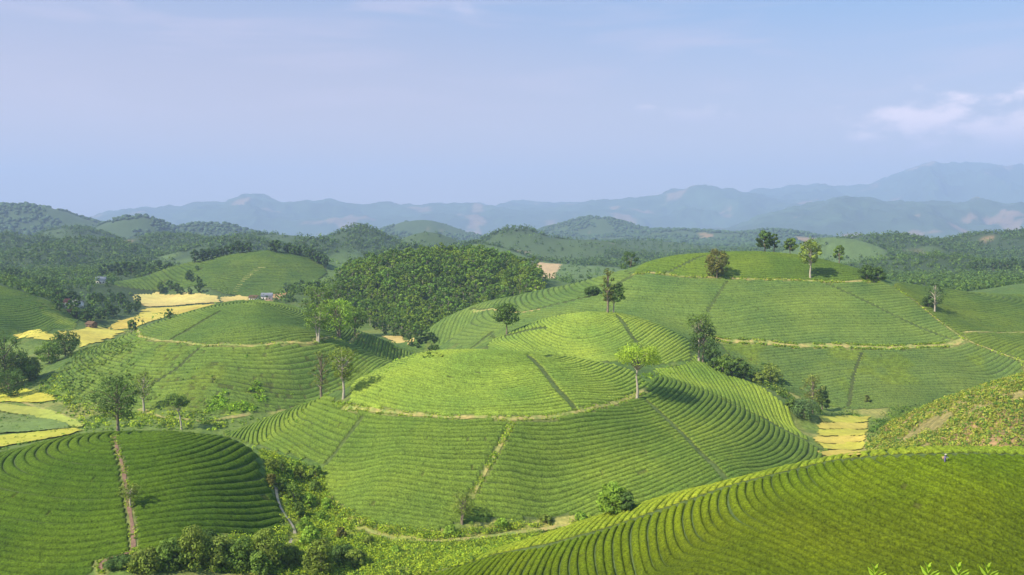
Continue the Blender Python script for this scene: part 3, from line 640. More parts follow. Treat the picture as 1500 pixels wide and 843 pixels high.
def tree_parts(h,wd,seed,base=.35,shape='round',dens=1.0,clumps=26,leaf=.5,trunk=None,lean=0.,tint=(1,1,1),multi=1,ncard=85):
    """returns trunk (V,F) and crown (V,F,C) for a tree of height h and crown width wd"""
    r=np.random.default_rng(seed); trunk=trunk or h*.022+.05
    tv=[];tf=[];o=0
    def add(vf):
        nonlocal o
        tv.append(vf[0]);tf.append(vf[1]+o);o+=len(vf[0])
    cen=[];rad=[]
    zc=h*(base+(1-base)*.5); hz=h*(1-base)*.5
    for s in range(multi):
        a0=r.random()*6.28; bx=math.cos(a0)*.12*wd*(multi>1); by=math.sin(a0)*.12*wd*(multi>1)
        top=np.array([bx*2+lean*h,by*2,h*(.72 if shape!='tall' else .9)])
        pts=[np.array([bx*.3,by*.3,-.3])]+[np.array([bx*t*2*.8+lean*h*t*t+(r.random()-.5)*h*.03,by*t*2*.8+(r.random()-.5)*h*.03,top[2]*t]) for t in (.2,.4,.6,.8,1)]
        add(tube(pts,[trunk*1.25,trunk,trunk*.85,trunk*.68,trunk*.5,trunk*.25]))
        nb=max(6,clumps//multi)
        for k in range(nb):
            u=(k+.5)/nb; an=k*2.399+r.random()*.6+s
            if shape=='round': zf=zc+hz*(2*u-1)*.85; rw=math.sqrt(max(.05,1-(2*u-1)**2*.8))
            elif shape=='umbrella': zf=h*(base+(1-base)*(.45+.5*u*.9)); rw=1-.35*u
            elif shape=='tall': zf=h*(base+(1-base)*u*.95); rw=.75+.25*math.sin(u*3.14)-.45*max(0,u-.6)/.4
            elif shape=='cone': zf=h*(base+(1-base)*u*.95); rw=1.05-u*.85
            else: zf=h*(.12+.8*u); rw=math.sqrt(max(.05,1-(u*.95)**2))
            rad_=wd*.5*rw*(.35+.6*r.random()**.6)
            p=np.array([math.cos(an)*rad_+lean*h*zf/h+bx,math.sin(an)*rad_+by,zf+(r.random()-.5)*hz*.2])
            cr=wd*.5*(.25+.2*r.random())*(1.0 if shape!='tall' else .95); 
            p[2]=min(p[2],h-cr*.5); cen.append(p);rad.append(cr)
            if shape!='bush' or k%3==0:
                q=np.array([lean*h*.5*zf/h+bx*.8,by*.8,max(h*base*.6,min(zf*.72,top[2]*.95))])
                mid=(p+q)/2+np.array([0,0,h*.02]); rb=trunk*(.4 if shape!='bush' else .3)
                add(tube([q,mid,p],[rb,rb*.65,rb*.25],4))
    cen=np.array(cen);rad=np.array(rad)
    V,Fq,C=leafcards(cen,rad,max(8,int(ncard*dens)),leaf)
    V[:,2]=np.maximum(V[:,2],.05)
    return (np.concatenate(tv),np.concatenate(tf)),(V,Fq,C*np.array(tint))
TINT={'dark':(1.05,1.15,.95),'mid':(1.7,1.7,1.1),'bright':(2.7,2.7,1.2),'lime':(3.0,2.7,1.0),'pale':(2.3,1.9,1.3),'olive':(2.0,1.7,1.0),'brown':(1.8,1.15,1.0),'red':(1.9,1.45,1.2),'grey':(1.25,1.3,1.6)}
def tree(name,px,py,top,wpx,label,cat='tree',Yd=None,tint='mid',bark='bark',group=None,**k):
    if Yd: x=ray(px,py)[0]*Yd; y=Yd
    else: x,y=hit(px,py)
    z=float(H(x,y)); dep=y*cp-(z-CZ)*sp
    _,pyb=proj(x,y,z); h=(pyb-top)/F*dep*1.01; wd=wpx/F*dep
    seed=int(px*7+py*3)
    leaf=max(.22,min(.75,dep/F*1.35)); 
    (tv,tf),(V,Fq,C)=tree_parts(h,wd,seed,leaf=k.pop('leaf',leaf),tint=TINT[tint],**k)
    e=obj(name,None,loc=(x,y,z),label=label,cat=cat,group=group)
    obj('trunk',mesh('trunk',tv,tf,mats=[M[bark]],smooth=True),parent=e)
    obj('crown',mesh('crown',V,Fq,mats=[M['leaf']],cols=C),parent=e)
    return e
tree('tree',173,637,552,62,'dark bushy tree with pale trunk behind the left foreground hill crest',tint='dark',Yd=242,clumps=34,base=.25,ncard=110)
tree('tree',211,604,545,34,'pale thin yellowish tree just right of the dark bushy tree',tint='pale',bark='palebark',dens=.45,clumps=22,base=.35,shape='tall')
tree('tree',266,629,578,38,'small leaning tree with thin white trunk below the left middle hill',tint='mid',bark='palebark',clumps=20,base=.45,lean=-.15,shape='umbrella',ncard=90)
tree('tree',191,744,709,30,'little pale tree beside the red path on the left tea hill',tint='pale',dens=.5,clumps=14,base=.4,bark='palebark')
tree('tree',471,584,512,34,'sparse reddish brown tree at the left end of the ring track',tint='red',dens=.28,clumps=26,base=.25,shape='tall')
tree('tree',503,584,507,42,'grey green tree with pale trunk beside the sparse reddish tree',tint='olive',bark='palebark',clumps=28,base=.35,dens=.8)
tree('tree',466,502,446,40,'light green tree with forked pale trunk left of the shoulder cluster',tint='mid',bark='palebark',clumps=24,base=.35,multi=2)
tree('tree',497,495,438,52,'largest light green tree on the right shoulder of the left middle hill',tint='bright',clumps=34,base=.25,multi=2,ncard=80)
tree('tree',520,492,450,34,'rightmost light green tree of the shoulder cluster',tint='mid',clumps=20,base=.25)
tree('tree',468,470,418,46,'darker tree rising behind the shoulder cluster near the forest',tint='mid',Yd=520,clumps=24,base=.2)
tree('tree',492,450,412,40,'dark green tree between the shoulder cluster and the forest mound',tint='dark',Yd=560,clumps=24,base=.2)
tree('tree',742,490,445,38,'lone dark round tree on the left shoulder of the right hill',tint='dark',clumps=26,base=.35,ncard=90)
tree('tree',890,459,392,22,'tall thin reddish tree left of a dark companion above the knoll',tint='red',dens=.4,clumps=20,base=.25,shape='tall')
tree('tree',899,459,415,32,'dark round headed tree with white trunk above the bright knoll',tint='dark',bark='palebark',clumps=24,base=.35,ncard=80)
tree('tree',1050,407,366,34,'bushy brownish tree standing on the track below the right hill crest',tint='brown',clumps=28,base=.08,ncard=80)
tree('tree',1187,408,352,30,'tall tree with pale trunk on the track of the right hill',tint='olive',bark='palebark',clumps=26,base=.38,ncard=80)
tree('tree',1120,376,338,22,'dark tufted palm like tree on the crest of the right hill',tint='dark',Yd=522,clumps=20,base=.2,ncard=80)
tree('tree',1134,376,342,13,'small slim dark tree beside the tufted crest tree',tint='dark',Yd=524,clumps=12,base=.3)
tree('tree',1157,378,349,18,'small round tree alone on the crest of the right hill',tint='mid',Yd=522,clumps=14,base=.25)
tree('tree',1229,391,360,17,'thin tree on the right slope of the crest',tint='mid',Yd=508,clumps=14,base=.3,dens=.7,shape='tall')
tree('shrub',1270,410,388,24,'left dark shrub at the right end of the crest track',cat='shrub',tint='dark',clumps=18,base=.0,shape='bush',group='dark shrubs at the crest track end')
tree('shrub',1286,410,391,20,'right dark shrub at the right end of the crest track',cat='shrub',tint='dark',clumps=14,base=.0,shape='bush',group='dark shrubs at the crest track end')
tree('tree',1369,458,413,26,'bare grey tree with white trunk on the far right shoulder',tint='grey',bark='palebark',dens=.3,clumps=22,base=.3,shape='tall')
tree('shrub',1360,450,434,24,'dark shrub at the foot of the bare grey tree',cat='shrub',tint='dark',clumps=14,base=0,shape='bush')
tree('tree',1024,530,460,40,'tall loose crowned tree at the right edge of the bright knoll',tint='mid',bark='palebark',clumps=24,base=.5,dens=.5,shape='umbrella')
tree('tree',1030,532,478,42,'dark dense tree under the loose crowned tree by the knoll',tint='dark',clumps=28,base=.25,ncard=90)
tree('tree',933,585,507,68,'yellow green tree with forked white trunk on the ring track end',tint='lime',bark='palebark',clumps=34,base=.5,shape='umbrella',dens=1.3,ncard=90)
tree('tree',676,768,720,40,'small olive tree with branching bare stems at the foot of the straight track',tint='pale',clumps=26,base=.25,dens=.5,multi=3,leaf=.24)
tree('shrub',899,752,708,44,'bright green bush at the foot of the central hill by the foreground ridge',cat='shrub',tint='bright',clumps=34,base=0,shape='bush',ncard=90,leaf=.3)
tree('shrub',919,750,722,24,'dark green bush half behind the bright green bush',cat='shrub',tint='dark',clumps=18,base=0,shape='bush',leaf=.3)
tree('tree',1178,612,585,40,'grey green rounded tree left of the rice terraces',tint='grey',clumps=28,base=.1,ncard=80)
tree('tree',1190,606,548,34,'sparse purplish tree rising behind the rounded tree by the terraces',tint='red',clumps=28,base=.2,dens=.4,shape='tall')
tree('tree',1204,600,562,20,'small dark tree right of the sparse purplish tree',tint='dark',clumps=20,base=.0,shape='bush')
tree('shrub',1270,590,578,8,'tiny pinkish shrub in the foot rows of the big hill',cat='shrub',tint='red',clumps=8,base=0,shape='bush')
tree('tree',924,397,367,26,'dark round tree at the left end of the crest track',tint='dark',Yd=560,clumps=18,base=.1)
tree('shrub',868,432,420,24,'low dark shrub on the left flank of the big hill',cat='shrub',tint='dark',clumps=14,base=0,shape='bush')
tree('tree',96,524,486,38,'dark round tree in the marsh left of the rice',tint='dark',clumps=28,base=.05,Yd=470)
tree('tree',72,532,500,34,'mid green tree left of the dark marsh tree',tint='mid',clumps=24,base=.05,Yd=455)
tree('shrub',193,486,468,14,'small round bush standing alone in the golden rice',cat='shrub',tint='mid',clumps=12,base=0,shape='bush')
tree('tree',247,468,452,9,'slim young tree standing by the golden rice',tint='mid',clumps=8,base=.1,shape='tall')
for i,(a,b,c,d_,tn) in enumerate([(8,562,488,52,'dark'),(26,560,515,40,'mid'),(-14,580,500,50,'dark'),(44,552,524,30,'olive'),(14,600,540,44,'dark')]):
    tree('tree',a,b,c,d_,['tallest dark tree at the left edge above the rice','mid green tree right of the tallest edge tree','dark tree cut by the left frame edge','low olive tree between the edge trees and the marsh','dark tree lowest at the left edge'][i],tint=tn,clumps=32,base=.05,Yd=[415,420,405,425,392][i],ncard=80,group='trees at the left frame edge')
# shrubs stepping down the gully right of the knoll
for i,(a,b,c,d_,tn) in enumerate([(1046,540,512,26,'dark'),(1058,546,522,24,'mid'),(1072,552,530,22,'dark'),(1090,556,528,22,'dark'),(1080,548,524,16,'mid'),(1128,560,535,30,'pale'),(1110,562,545,18,'pale'),(1160,600,585,18,'mid')]):
    tree('shrub',a,b,c,d_,['dark shrub right beside the dense knoll tree','mid green shrub second down the gully','dark shrub halfway down the gully line','round dark shrub lowest in the gully line','small light shrub tucked into the gully line','straw coloured bush at the foot rows of the big hill','low straw coloured bush left of the larger one','small green shrub above the rounded terrace tree'][i],cat='shrub',tint=tn,clumps=16,base=0,shape='bush',group='shrubs in the gully beside the knoll')
# bushes of the scrub gully and the bottom edge
big=[(178,843,818,44,'dark'),(215,850,806,50,'olive'),(250,846,790,46,'mid'),(283,850,772,56,'olive'),(318,850,786,46,'pale'),(352,852,790,52,'mid'),(390,852,772,50,'olive'),(425,850,800,40,'olive'),(470,842,790,46,'olive'),(500,846,800,44,'dark'),(455,800,770,26,'bright'),(300,800,778,36,'dark'),(342,812,792,34,'olive'),(240,828,800,36,'mid'),(380,838,806,36,'mid'),(520,830,806,30,'olive')]
for i,(a,b,c,d_,tn) in enumerate(big):
    tree('bush',a,b,c,d_,'%s %s leafy bush %s'%(['low','broad','tall'][i%3],{'dark':'dark green','mid':'mid green','olive':'olive','bright':'bright green','pale':'straw green'}[tn],['at the left end of the bottom thicket','second from the left in the bottom thicket','left of the thicket peak','forming the peak of the bottom thicket','right of the thicket peak','in the middle of the bottom thicket','under the left hill corner in the thicket','beside the curved pale path end','standing alone right of the curved path','right of the lone olive bush','below the scrub gully path','on the upper rim of the bottom thicket','in the upper middle of the thicket','near the red path end','below the left hill corner','at the right end of the thicket'][i]),
        cat='bush',tint=tn,clumps=40,base=0,shape='bush',ncard=75,leaf=.27,Yd=None if b<843 else [178,176,178,180,182,184,186,190,194,194][i] if i<10 else None,group='bushes of the bottom thicket')
gl=[(398,688,672,24,'olive'),(414,694,674,20,'dark'),(432,690,674,20,'mid'),(440,705,684,22,'olive'),(463,702,680,18,'dark'),(462,722,704,18,'dark'),(398,712,694,16,'brown'),(430,735,706,24,'dark'),(452,742,722,20,'mid'),(438,758,735,20,'dark'),(470,765,748,20,'bright'),(414,722,700,14,'dark'),(447,782,756,22,'bright'),(478,748,730,18,'mid'),(424,700,686,12,'bright'),(500,790,772,16,'brown'),(540,800,786,18,'olive'),(580,812,800,16,'mid'),(660,782,770,20,'mid'),(735,772,760,20,'mid'),(800,764,754,18,'olive'),(850,762,750,18,'mid')]
for i,(a,b,c,d_,tn) in enumerate(gl):
    tree('bush',a,b,c,d_,'small %s bush in the yellow green gully between the two near hills'%{'dark':'deep green','mid':'fresh green','olive':'olive','bright':'bright green','brown':'brownish'}[tn],cat='bush',tint={'dark':'mid','mid':'bright'}.get(tn,tn),clumps=20,base=0,shape='bush',ncard=45,leaf=.25,group='%s bushes in the scrub gully'%tn)
# templates for woods ------------------------------------------------
def template(h,wd,seed,shape,base,tint,clumps,ncard,leaf):
    (tv,tf),(V,Fq,C)=tree_parts(h,wd,seed,base=base,shape=shape,clumps=clumps,ncard=ncard,leaf=leaf,tint=tint,trunk=.16)
    VV=np.concatenate([tv,V]);FF=np.concatenate([tf,Fq+len(tv)]);CC=np.concatenate([np.ones((len(tv),3)),C])
    return VV,FF,CC,np.r_[np.zeros(len(tf),int),np.ones(len(Fq),int)]
acacia=[template(10+i%3,6.3+.3*i,100+i,'round',.42,[(1.6,1.6,.8),(1.3,1.45,.8),(1.9,1.75,.8),(1.15,1.3,.8)][i%4],9,34,.6) for i in range(8)]
ame=[mesh('plantation_tree',a[0],a[1],mats=[M['palebark'],M['leaf']],cols=a[2],mi=a[3]) for a in acacia]
MOUND=poly((488,430),(500,398),(560,380),(620,371),(680,368),(740,373),(790,392),(805,405),(812,416),(760,432),(700,462),(640,483),(600,492),(560,480),(515,470))
MOUND=np.vstack([MOUND])
cx_,cy_=np.meshgrid(np.arange(-200,110,5.0),np.arange(560,800,5.8)); cx_=cx_.ravel()+rng.uniform(-2,2,cx_.size);cy_=cy_.ravel()+rng.uniform(-2.3,2.3,cy_.size)
P2=np.vstack([poly((492,440),(530,476),(560,484),(600,494),(640,486),(690,470),(720,455),(765,436),(798,424)),[wp((782,715,'y')),wp((755,735,'y')),wp((725,765,'y')),wp((680,770,'y')),wp((600,765,'y')),wp((500,735,'y'))]])
k_=inside(P2,cx_,cy_); cx_,cy_=cx_[k_],cy_[k_]; cz_=H(cx_,cy_)
ppx,ppy=proj(cx_,cy_,cz_)
order=np.argsort(cy_); n_ind=0; stuffp=[]
def rot(V,a): c,s=math.cos(a),math.sin(a); return np.stack([V[:,0]*c-V[:,1]*s,V[:,0]*s+V[:,1]*c,V[:,2]],1)
SUMMIT=dict()
for j in order:
    s=.62+.75*rng.random()**1.2; a=rng.random()*6.28; v=int(rng.integers(8))
    if n_ind<215:
        o=obj('plantation_tree',ame[v],loc=(float(cx_[j]),float(cy_[j]),float(cz_[j])-.2),rz=a,label='slender plantation tree with pale trunk in the forest on the round mound',cat='tree',group='plantation trees on the round mound'); o.scale=(s,s,s); n_ind+=1
    else: stuffp.append((cx_[j],cy_[j],cz_[j]-.2,s,a,v))
def merge(pl,temps,name,label,mats):
    V=[];Fq=[];C=[];mi=[];o=0
    for x,y,z,s,a,v in pl:
        t_=temps[v]; V.append(rot(t_[0],a)*s+np.array([x,y,z]));Fq.append(t_[1]+o);C.append(t_[2]*(.8+.4*rng.random()));mi.append(t_[3]);o+=len(t_[0])
    return obj(name,mesh(name,np.concatenate(V),np.concatenate(Fq),mats=mats,cols=np.concatenate(C),mi=np.concatenate(mi)),kind='stuff',label=label,cat='wood')
merge(stuffp,acacia,'forest','dense plantation forest covering the upper part of the round mound',[M['palebark'],M['leaf']])
print('mound trees',len(order))
# lines of trees: (pixel polyline of the feet, distance or None, count, height m, width m, tint)
darkt=[template(9,6.5,300+i,'round',.12,[(.6,.72,.7),(.8,.95,.75),(1.0,1.15,.8),(.7,.8,.9)][i%4],12,26,.8) for i in range(6)]
dme=[mesh('dark_tree',a[0],a[1],mats=[M['bark'],M['leaf']],cols=a[2],mi=a[3]) for a in darkt]
def line(pts,n,sc_,label,group,jit=4,Yd=None,temps=None,back=0):
    pts=np.array(pts,float); d=np.r_[0,np.cumsum(np.hypot(*np.diff(pts,axis=0).T))]
    for i in range(n):
        s=(i+.5+rng.uniform(-.3,.3))/n*d[-1]; px=np.interp(s,d,pts[:,0]);py=np.interp(s,d,pts[:,1])
        if Yd: x=ray(px,py)[0]*Yd;y=Yd+rng.uniform(-jit,jit)
        else: x,y=hit(px,py); x+=rng.uniform(-jit,jit)*.5;y+=rng.uniform(-jit,jit)+back
        k=sc_*rng.uniform(.75,1.25); o=obj('tree',(temps or dme)[int(rng.integers(len(temps or dme)))],loc=(float(x),float(y),float(H(x,y))-.2),rz=rng.random()*6,label=label,cat='tree',group=group); o.scale=(k,k,k)
line([(812,412),(845,406),(872,400)],12,1.15,'dark trunked tree in the row left of the big hill crest','row of trees left of the big hill',Yd=600)
line([(850,398),(900,388),(918,385)],9,1.2,'dark green tree in the belt between orange field and crest','tree belt behind the orange field',Yd=660)
line([(925,384),(955,380),(982,378)],12,1.5,'tall dark tree of the plantation block left of the crest','plantation block left of the crest',Yd=640,jit=8)
line([(285,386),(330,374),(368,370)],16,1.3,'dark tree on the left crest of the far green hill','trees on the left crest of the far green hill',back=4)
line([(395,369),(440,375),(480,394)],16,1.25,'dark tree on the right crest of the far green hill','trees on the right crest of the far green hill',back=4)
line([(288,398),(270,412),(300,420)],7,.8,'scrubby tree on the face of the far green hill','scrubby trees on the far green hill face')
line([(230,426),(260,430),(290,430)],8,.9,'bushy tree at the foot of the far green hill','bushy trees at the foot of the far green hill')
line([(420,430),(440,424),(470,428)],8,.9,'tree by the bare red yard behind the rice','trees by the bare red yard')
line([(0,404),(40,414),(80,432),(84,448)],16,1.1,'dark tree on the wooded edge of the left hillside','trees on the wooded edge at left',back=2)
line([(84,450),(120,446),(160,444),(195,446)],14,1.0,'village tree behind the red roofed house','trees behind the village houses',jit=8)
line([(100,462),(130,470),(160,466),(200,456)],14,.95,'village tree in front of the houses beside the rice','trees in front of the village houses',jit=6)
line([(158,402),(200,394),(255,388)],14,1.7,'dark plantation tree of the straight block on the left ridge','straight plantation block on the left ridge',Yd=1020,jit=10)
line([(1415,400),(1440,392),(1470,398),(1500,394)],8,1.3,'tree among the far right clearings','trees among the far right clearings')
line([(600,508),(625,514),(650,512)],5,.45,'small shrub by the gully mouth below the forest','shrubs by the gully mouth')
line([(545,478),(575,492),(610,500),(640,494)],9,.7,'pale shrub along the foot of the forest mound','shrubs along the foot of the forest')
# far woods: leafy canopy clumps ------------------------------------------------
ico_v=[];phi=(1+5**.5)/2
for a,b in ((-1,phi),(1,phi),(-1,-phi),(1,-phi)): ico_v.append((a,b,0))
for a,b in ((-1,phi),(1,phi),(-1,-phi),(1,-phi)): ico_v.append((0,a,b))
for a,b in ((phi,-1),(phi,1),(-phi,-1),(-phi,1)): ico_v.append((a,0,b))
ico_v=np.array(ico_v)/math.hypot(1,phi)
ico_f=np.array([(0,11,5),(0,5,1),(0,1,7),(0,7,10),(0,10,11),(1,5,9),(5,11,4),(11,10,2),(10,7,6),(7,1,8),(3,9,4),(3,4,2),(3,2,6),(3,6,8),(3,8,9),(4,9,5),(2,4,11),(6,2,10),(8,6,7),(9,8,1)])
def blobs(x,y,z,r,hr,name,label,tint):
    n=len(x); V=ico_v[None]*(1+rng.uniform(-.3,.3,(n,12,1))); V=V*np.stack([r,r,r*hr],1)[:,None]; V=V+np.stack([x,y,z+r*hr*.55],1)[:,None]
    Ft=(ico_f[None]+np.arange(n)[:,None,None]*12).reshape(-1,3)
    C=np.repeat((np.array(tint)*(.75+.55*rng.random((n,1)))),12,0)*(1+.25*(rng.random((n*12,1))-.5))
    obj(name,mesh(name,V.reshape(-1,3),None,Ft,mats=[M['blob']],cols=C),kind='stuff',label=label,cat='wood')
def scatter(n,y0,y1,wid=.66):
    u=rng.random(n); y=np.sqrt(y0*y0+u*(y1*y1-y0*y0)); x=rng.uniform(-wid,wid,n)*y; return x,y
def clear(x,y,pad=0):
    k=np.ones(len(x),bool)
    for fk in 'YPLNSREDQ': k&=~inside(FIELDS[fk][0],x,y)
    for P in [ORANGE,P2]+BARE+RICEP: k&=~inside(P,x,y)
    return k
x,y=scatter(60000,640,2400); k=clear(x,y)&((fbm(x,y,220,61)<.53)|(rng.random(len(x))<.08))&(fbm(x,y,170,67)<.69)&(y>640)
fl=H(x,y); k&=~((y<1000)&(fl<17)&(x<-60)&(rng.random(len(x))<.8)); x,y=x[k],y[k]
r=(1.5+4.2*rng.random(len(x))**1.7)*np.where(y>1300,1.25,1)
kn=y<1250
V,Fq,C=leafcards(np.stack([x[kn],y[kn],HN(x[kn],y[kn])+r[kn]*.8],1),r[kn],26,1.0,flat=1.0); C=C*np.repeat(np.array([(1.0,1.15,.85),(.8,.95,.8),(1.35,1.4,.9),(1.0,1.05,.8)])[rng.integers(4,size=kn.sum())],104,0)
obj('woodland',mesh('woodland',V,Fq,mats=[M['leaf']],cols=C),kind='stuff',label='mixed woodland on the nearer hills behind the rice and the tea',cat='wood')
kn=~kn; x,y,r=x[kn],y[kn],r[kn]
V,Fq,C=leafcards(np.stack([x,y,HN(x,y)+r*.7],1),r,11,1.9,flat=1.0); C=C*np.repeat(np.array([(1.0,1.15,.9),(.85,1.0,.9),(1.3,1.35,1.0),(1.0,1.05,.85)])[rng.integers(4,size=len(x))],44,0)
obj('woodland',mesh('woodland',V,Fq,mats=[M['leaf']],cols=C),kind='stuff',label='broken woodland covering the hills in the middle distance',cat='wood')
x,y=scatter(60000,2300,5600); k=(fbm(x,y,220,61)<.6)&(fbm(x,y,170,67)<.69); x,y=x[k],y[k]
blobs(x,y,HN(x,y),rng.uniform(4,10,len(x)),.8,'woodland','distant woodland on the hazy hills below the mountains',(.9,1,1.05))
# scrub stuff: small leafy clumps over the gully, the right hill and valley edges
def scrub(P,n,r0,r1,tints,label,leaf=.3,nc_=16,thr=.36):
    x0,y0=P.min(0);x1,y1=P.max(0); x=rng.uniform(x0,x1,n*3);y=rng.uniform(y0,y1,n*3); k=inside(P,x,y)&(np.abs(x)<y*.66+10)&(fbm(x,y,9,201)>thr)
    for Q,w_ in PATHS+GP: k&=dline(Q,x,y)>w_*.5+.7
    x,y=x[k][:n],y[k][:n]; r=rng.uniform(r0,r1,len(x))*(.6+.8*fbm(x,y,14,203))
    V,Fq,C=leafcards(np.stack([x,y,H(x,y)+r*.35],1),r,nc_,leaf,flat=.8)
    ti=np.array(tints)[rng.integers(len(tints),size=len(x))]; C=C*np.repeat(ti,nc_*4,0)
    obj('scrub',mesh('scrub',V,Fq,mats=[M['leaf']],cols=C),kind='stuff',label=label,cat='scrub')
YG=[(3.0,2.6,.8),(2.0,2.1,.8),(4.2,3.3,1.0),(1.2,1.3,.8),(3.6,3.0,.8)]
scrub(GULLY,10500,.4,1.25,YG,'tangled yellow green scrub filling the gully between the near hills',.22,14,thr=.22)
scrub(np.vstack([poly((1268,650),(1290,634),(1330,603)),[wp((1350,290,'y')),wp((1450,282,'y')),wp((1600,276,'y')),(175,276),(150,200),(100,240)]]),7500,.35,1.1,[(3.2,2.5,1.1),(1.9,2.0,.9),(4.2,2.8,1.7),(1.2,1.5,.9),(3.6,2.4,1.5)],'dry scrub covering the rough hillside at the right edge',.28,14,thr=.33)
VAL1=poly((60,560),(90,540),(110,595),(200,603),(330,614),(330,632),(280,630),(130,628),(90,590),(60,575))
scrub(VAL1,900,.5,1.5,YG,'rough scrub on the valley floor below the left middle hill',.4,14)
scrub(poly((1195,600),(1300,600),(1345,597),(1290,635),(1272,650),(1278,612),(1200,609)),500,.6,1.8,[(1.3,1.5,.9),(2.0,2.0,.9),(.8,1,.9)],'green scrub round the rice terraces in the right gully',.35,16)
scrub(poly((90,540),(115,515),(165,500),(200,510),(200,560),(150,590),(100,600)),700,.5,1.4,[(1.2,1.3,.8),(1.0,1.1,.8),(2,1.7,.9)],'rough scrub on the left flank of the left middle hill',.45,12)
scrub(poly((330,562),(378,560),(392,585),(372,603),(300,606),(305,590)),260,.5,1.3,[(3.2,3.2,.9),(2.5,2.8,.8)],'bright yellow green weeds on the lower left middle hill',.45,14)
scrub(poly((575,495),(660,522),(620,528),(608,515),(560,500)),160,.5,1.3,[(2.4,1.9,1.0),(1.2,1.3,.8)],'low scrub at the mouth of the gully below the forest',.5,12)
scrub(poly((1060,520),(1140,535),(1150,565),(1175,605),(1150,585),(1100,560),(1050,535)),600,.5,1.4,[(1.0,1.2,.8),(2.6,2.2,1.2),(1.3,1.4,.9)],'mixed scrub in the gully left of the big hill foot',.4,14)
scrub(FIELDS['N'][0],800,.4,1.1,[(3.0,3.0,.9),(2.2,2.5,.8),(1.6,1.9,.8)],'yellow green weed patches among the rows of the left middle hill',.4,12,thr=.56)
scrub(poly((935,549),(972,538),(1012,531),(1004,545),(972,550),(955,560),(942,566)),170,.3,.8,[(2.0,2.2,.8),(2.8,2.6,.9)],'rough grass between the ring track end and the bright knoll',.3,12,thr=.2)
scrub(np.array([(-150,250),(-60,250),(-60,330),(-190,420),(-280,420),(-260,300)]),1500,.3,.8,[(1.8,2.0,.8),(2.8,2.5,.9),(1.3,1.5,.8)],'rough grass on the valley floor behind the left foreground hill',.35,12,thr=.42)
scrub(poly((-20,607),(0,608),(50,613),(103,625),(98,629),(50,632),(0,635),(-20,635)),900,.25,.6,[(1.1,1.5,.9),(.9,1.3,.9),(1.6,1.9,1.0)],'leafy crop standing in the dark strip between two rice plots',.3,12,thr=.1)
# verge grass on the ring path of the central hill
scrub(poly((485,590),(500,588),(520,593),(560,600),(562,606),(520,603),(490,597)),160,.3,.7,[(2.6,2.6,.9),(3.0,2.5,1.0)],'rough grass tuft bank at the left end of the ring track',.3,14)
def verge(P,w,n,label,r0=.18,r1=.42,leaf=.2,tints=((2.6,2.5,.8),(3.4,2.9,1.0),(1.6,1.8,.8),(4.0,3.2,1.3))):
    d=np.r_[0,np.cumsum(np.hypot(*np.diff(P,axis=0).T))]; s=rng.uniform(0,d[-1],n); k=vn(s,s*0,4,9)>.3; s=s[k]
    x=np.interp(s,d,P[:,0]);y=np.interp(s,d,P[:,1]); e=.5; tx=np.interp(s+e,d,P[:,0])-np.interp(s-e,d,P[:,0]);ty=np.interp(s+e,d,P[:,1])-np.interp(s-e,d,P[:,1]); l=np.hypot(tx,ty)+1e-6
    o=np.where(rng.random(len(s))<.5,-1,1)*(w*.5+rng.normal(size=len(s))*.28); x=x+ty/l*o;y=y-tx/l*o; r=rng.uniform(r0,r1,len(s))
    V,Fq,C=leafcards(np.stack([x,y,H(x,y)+r*.4],1),r,9,leaf,flat=.9); C=C*np.repeat(np.array(tints)[rng.integers(len(tints),size=len(s))],36,0)
    obj('verge_grass',mesh('verge_grass',V,Fq,mats=[M['leaf']],cols=C),kind='stuff',label=label,cat='grass')
verge(RING_A,1.5,900,'ragged grass fringing the ring track of the central hill')
verge(TAN_A,1.0,420,'ragged grass fringing the straight track down the central hill')
verge(RING_L,1.4,500,'ragged grass fringing the ring track of the left middle hill',.25,.6,.3)
verge(RING_R,1.5,700,'ragged grass fringing the track below the crest of the right hill',.25,.6,.35)
verge(STRIP_R,3.0,1400,'tall grass on the wide strip across the foot of the right hill',.3,.8,.35)
verge(EDGE_R,.9,600,'grass along the shoulder track of the right hill',.25,.5,.35)
verge(np.vstack([K_RED,K_RED2[1:]]),.8,420,'grass tufts beside the red earth path')
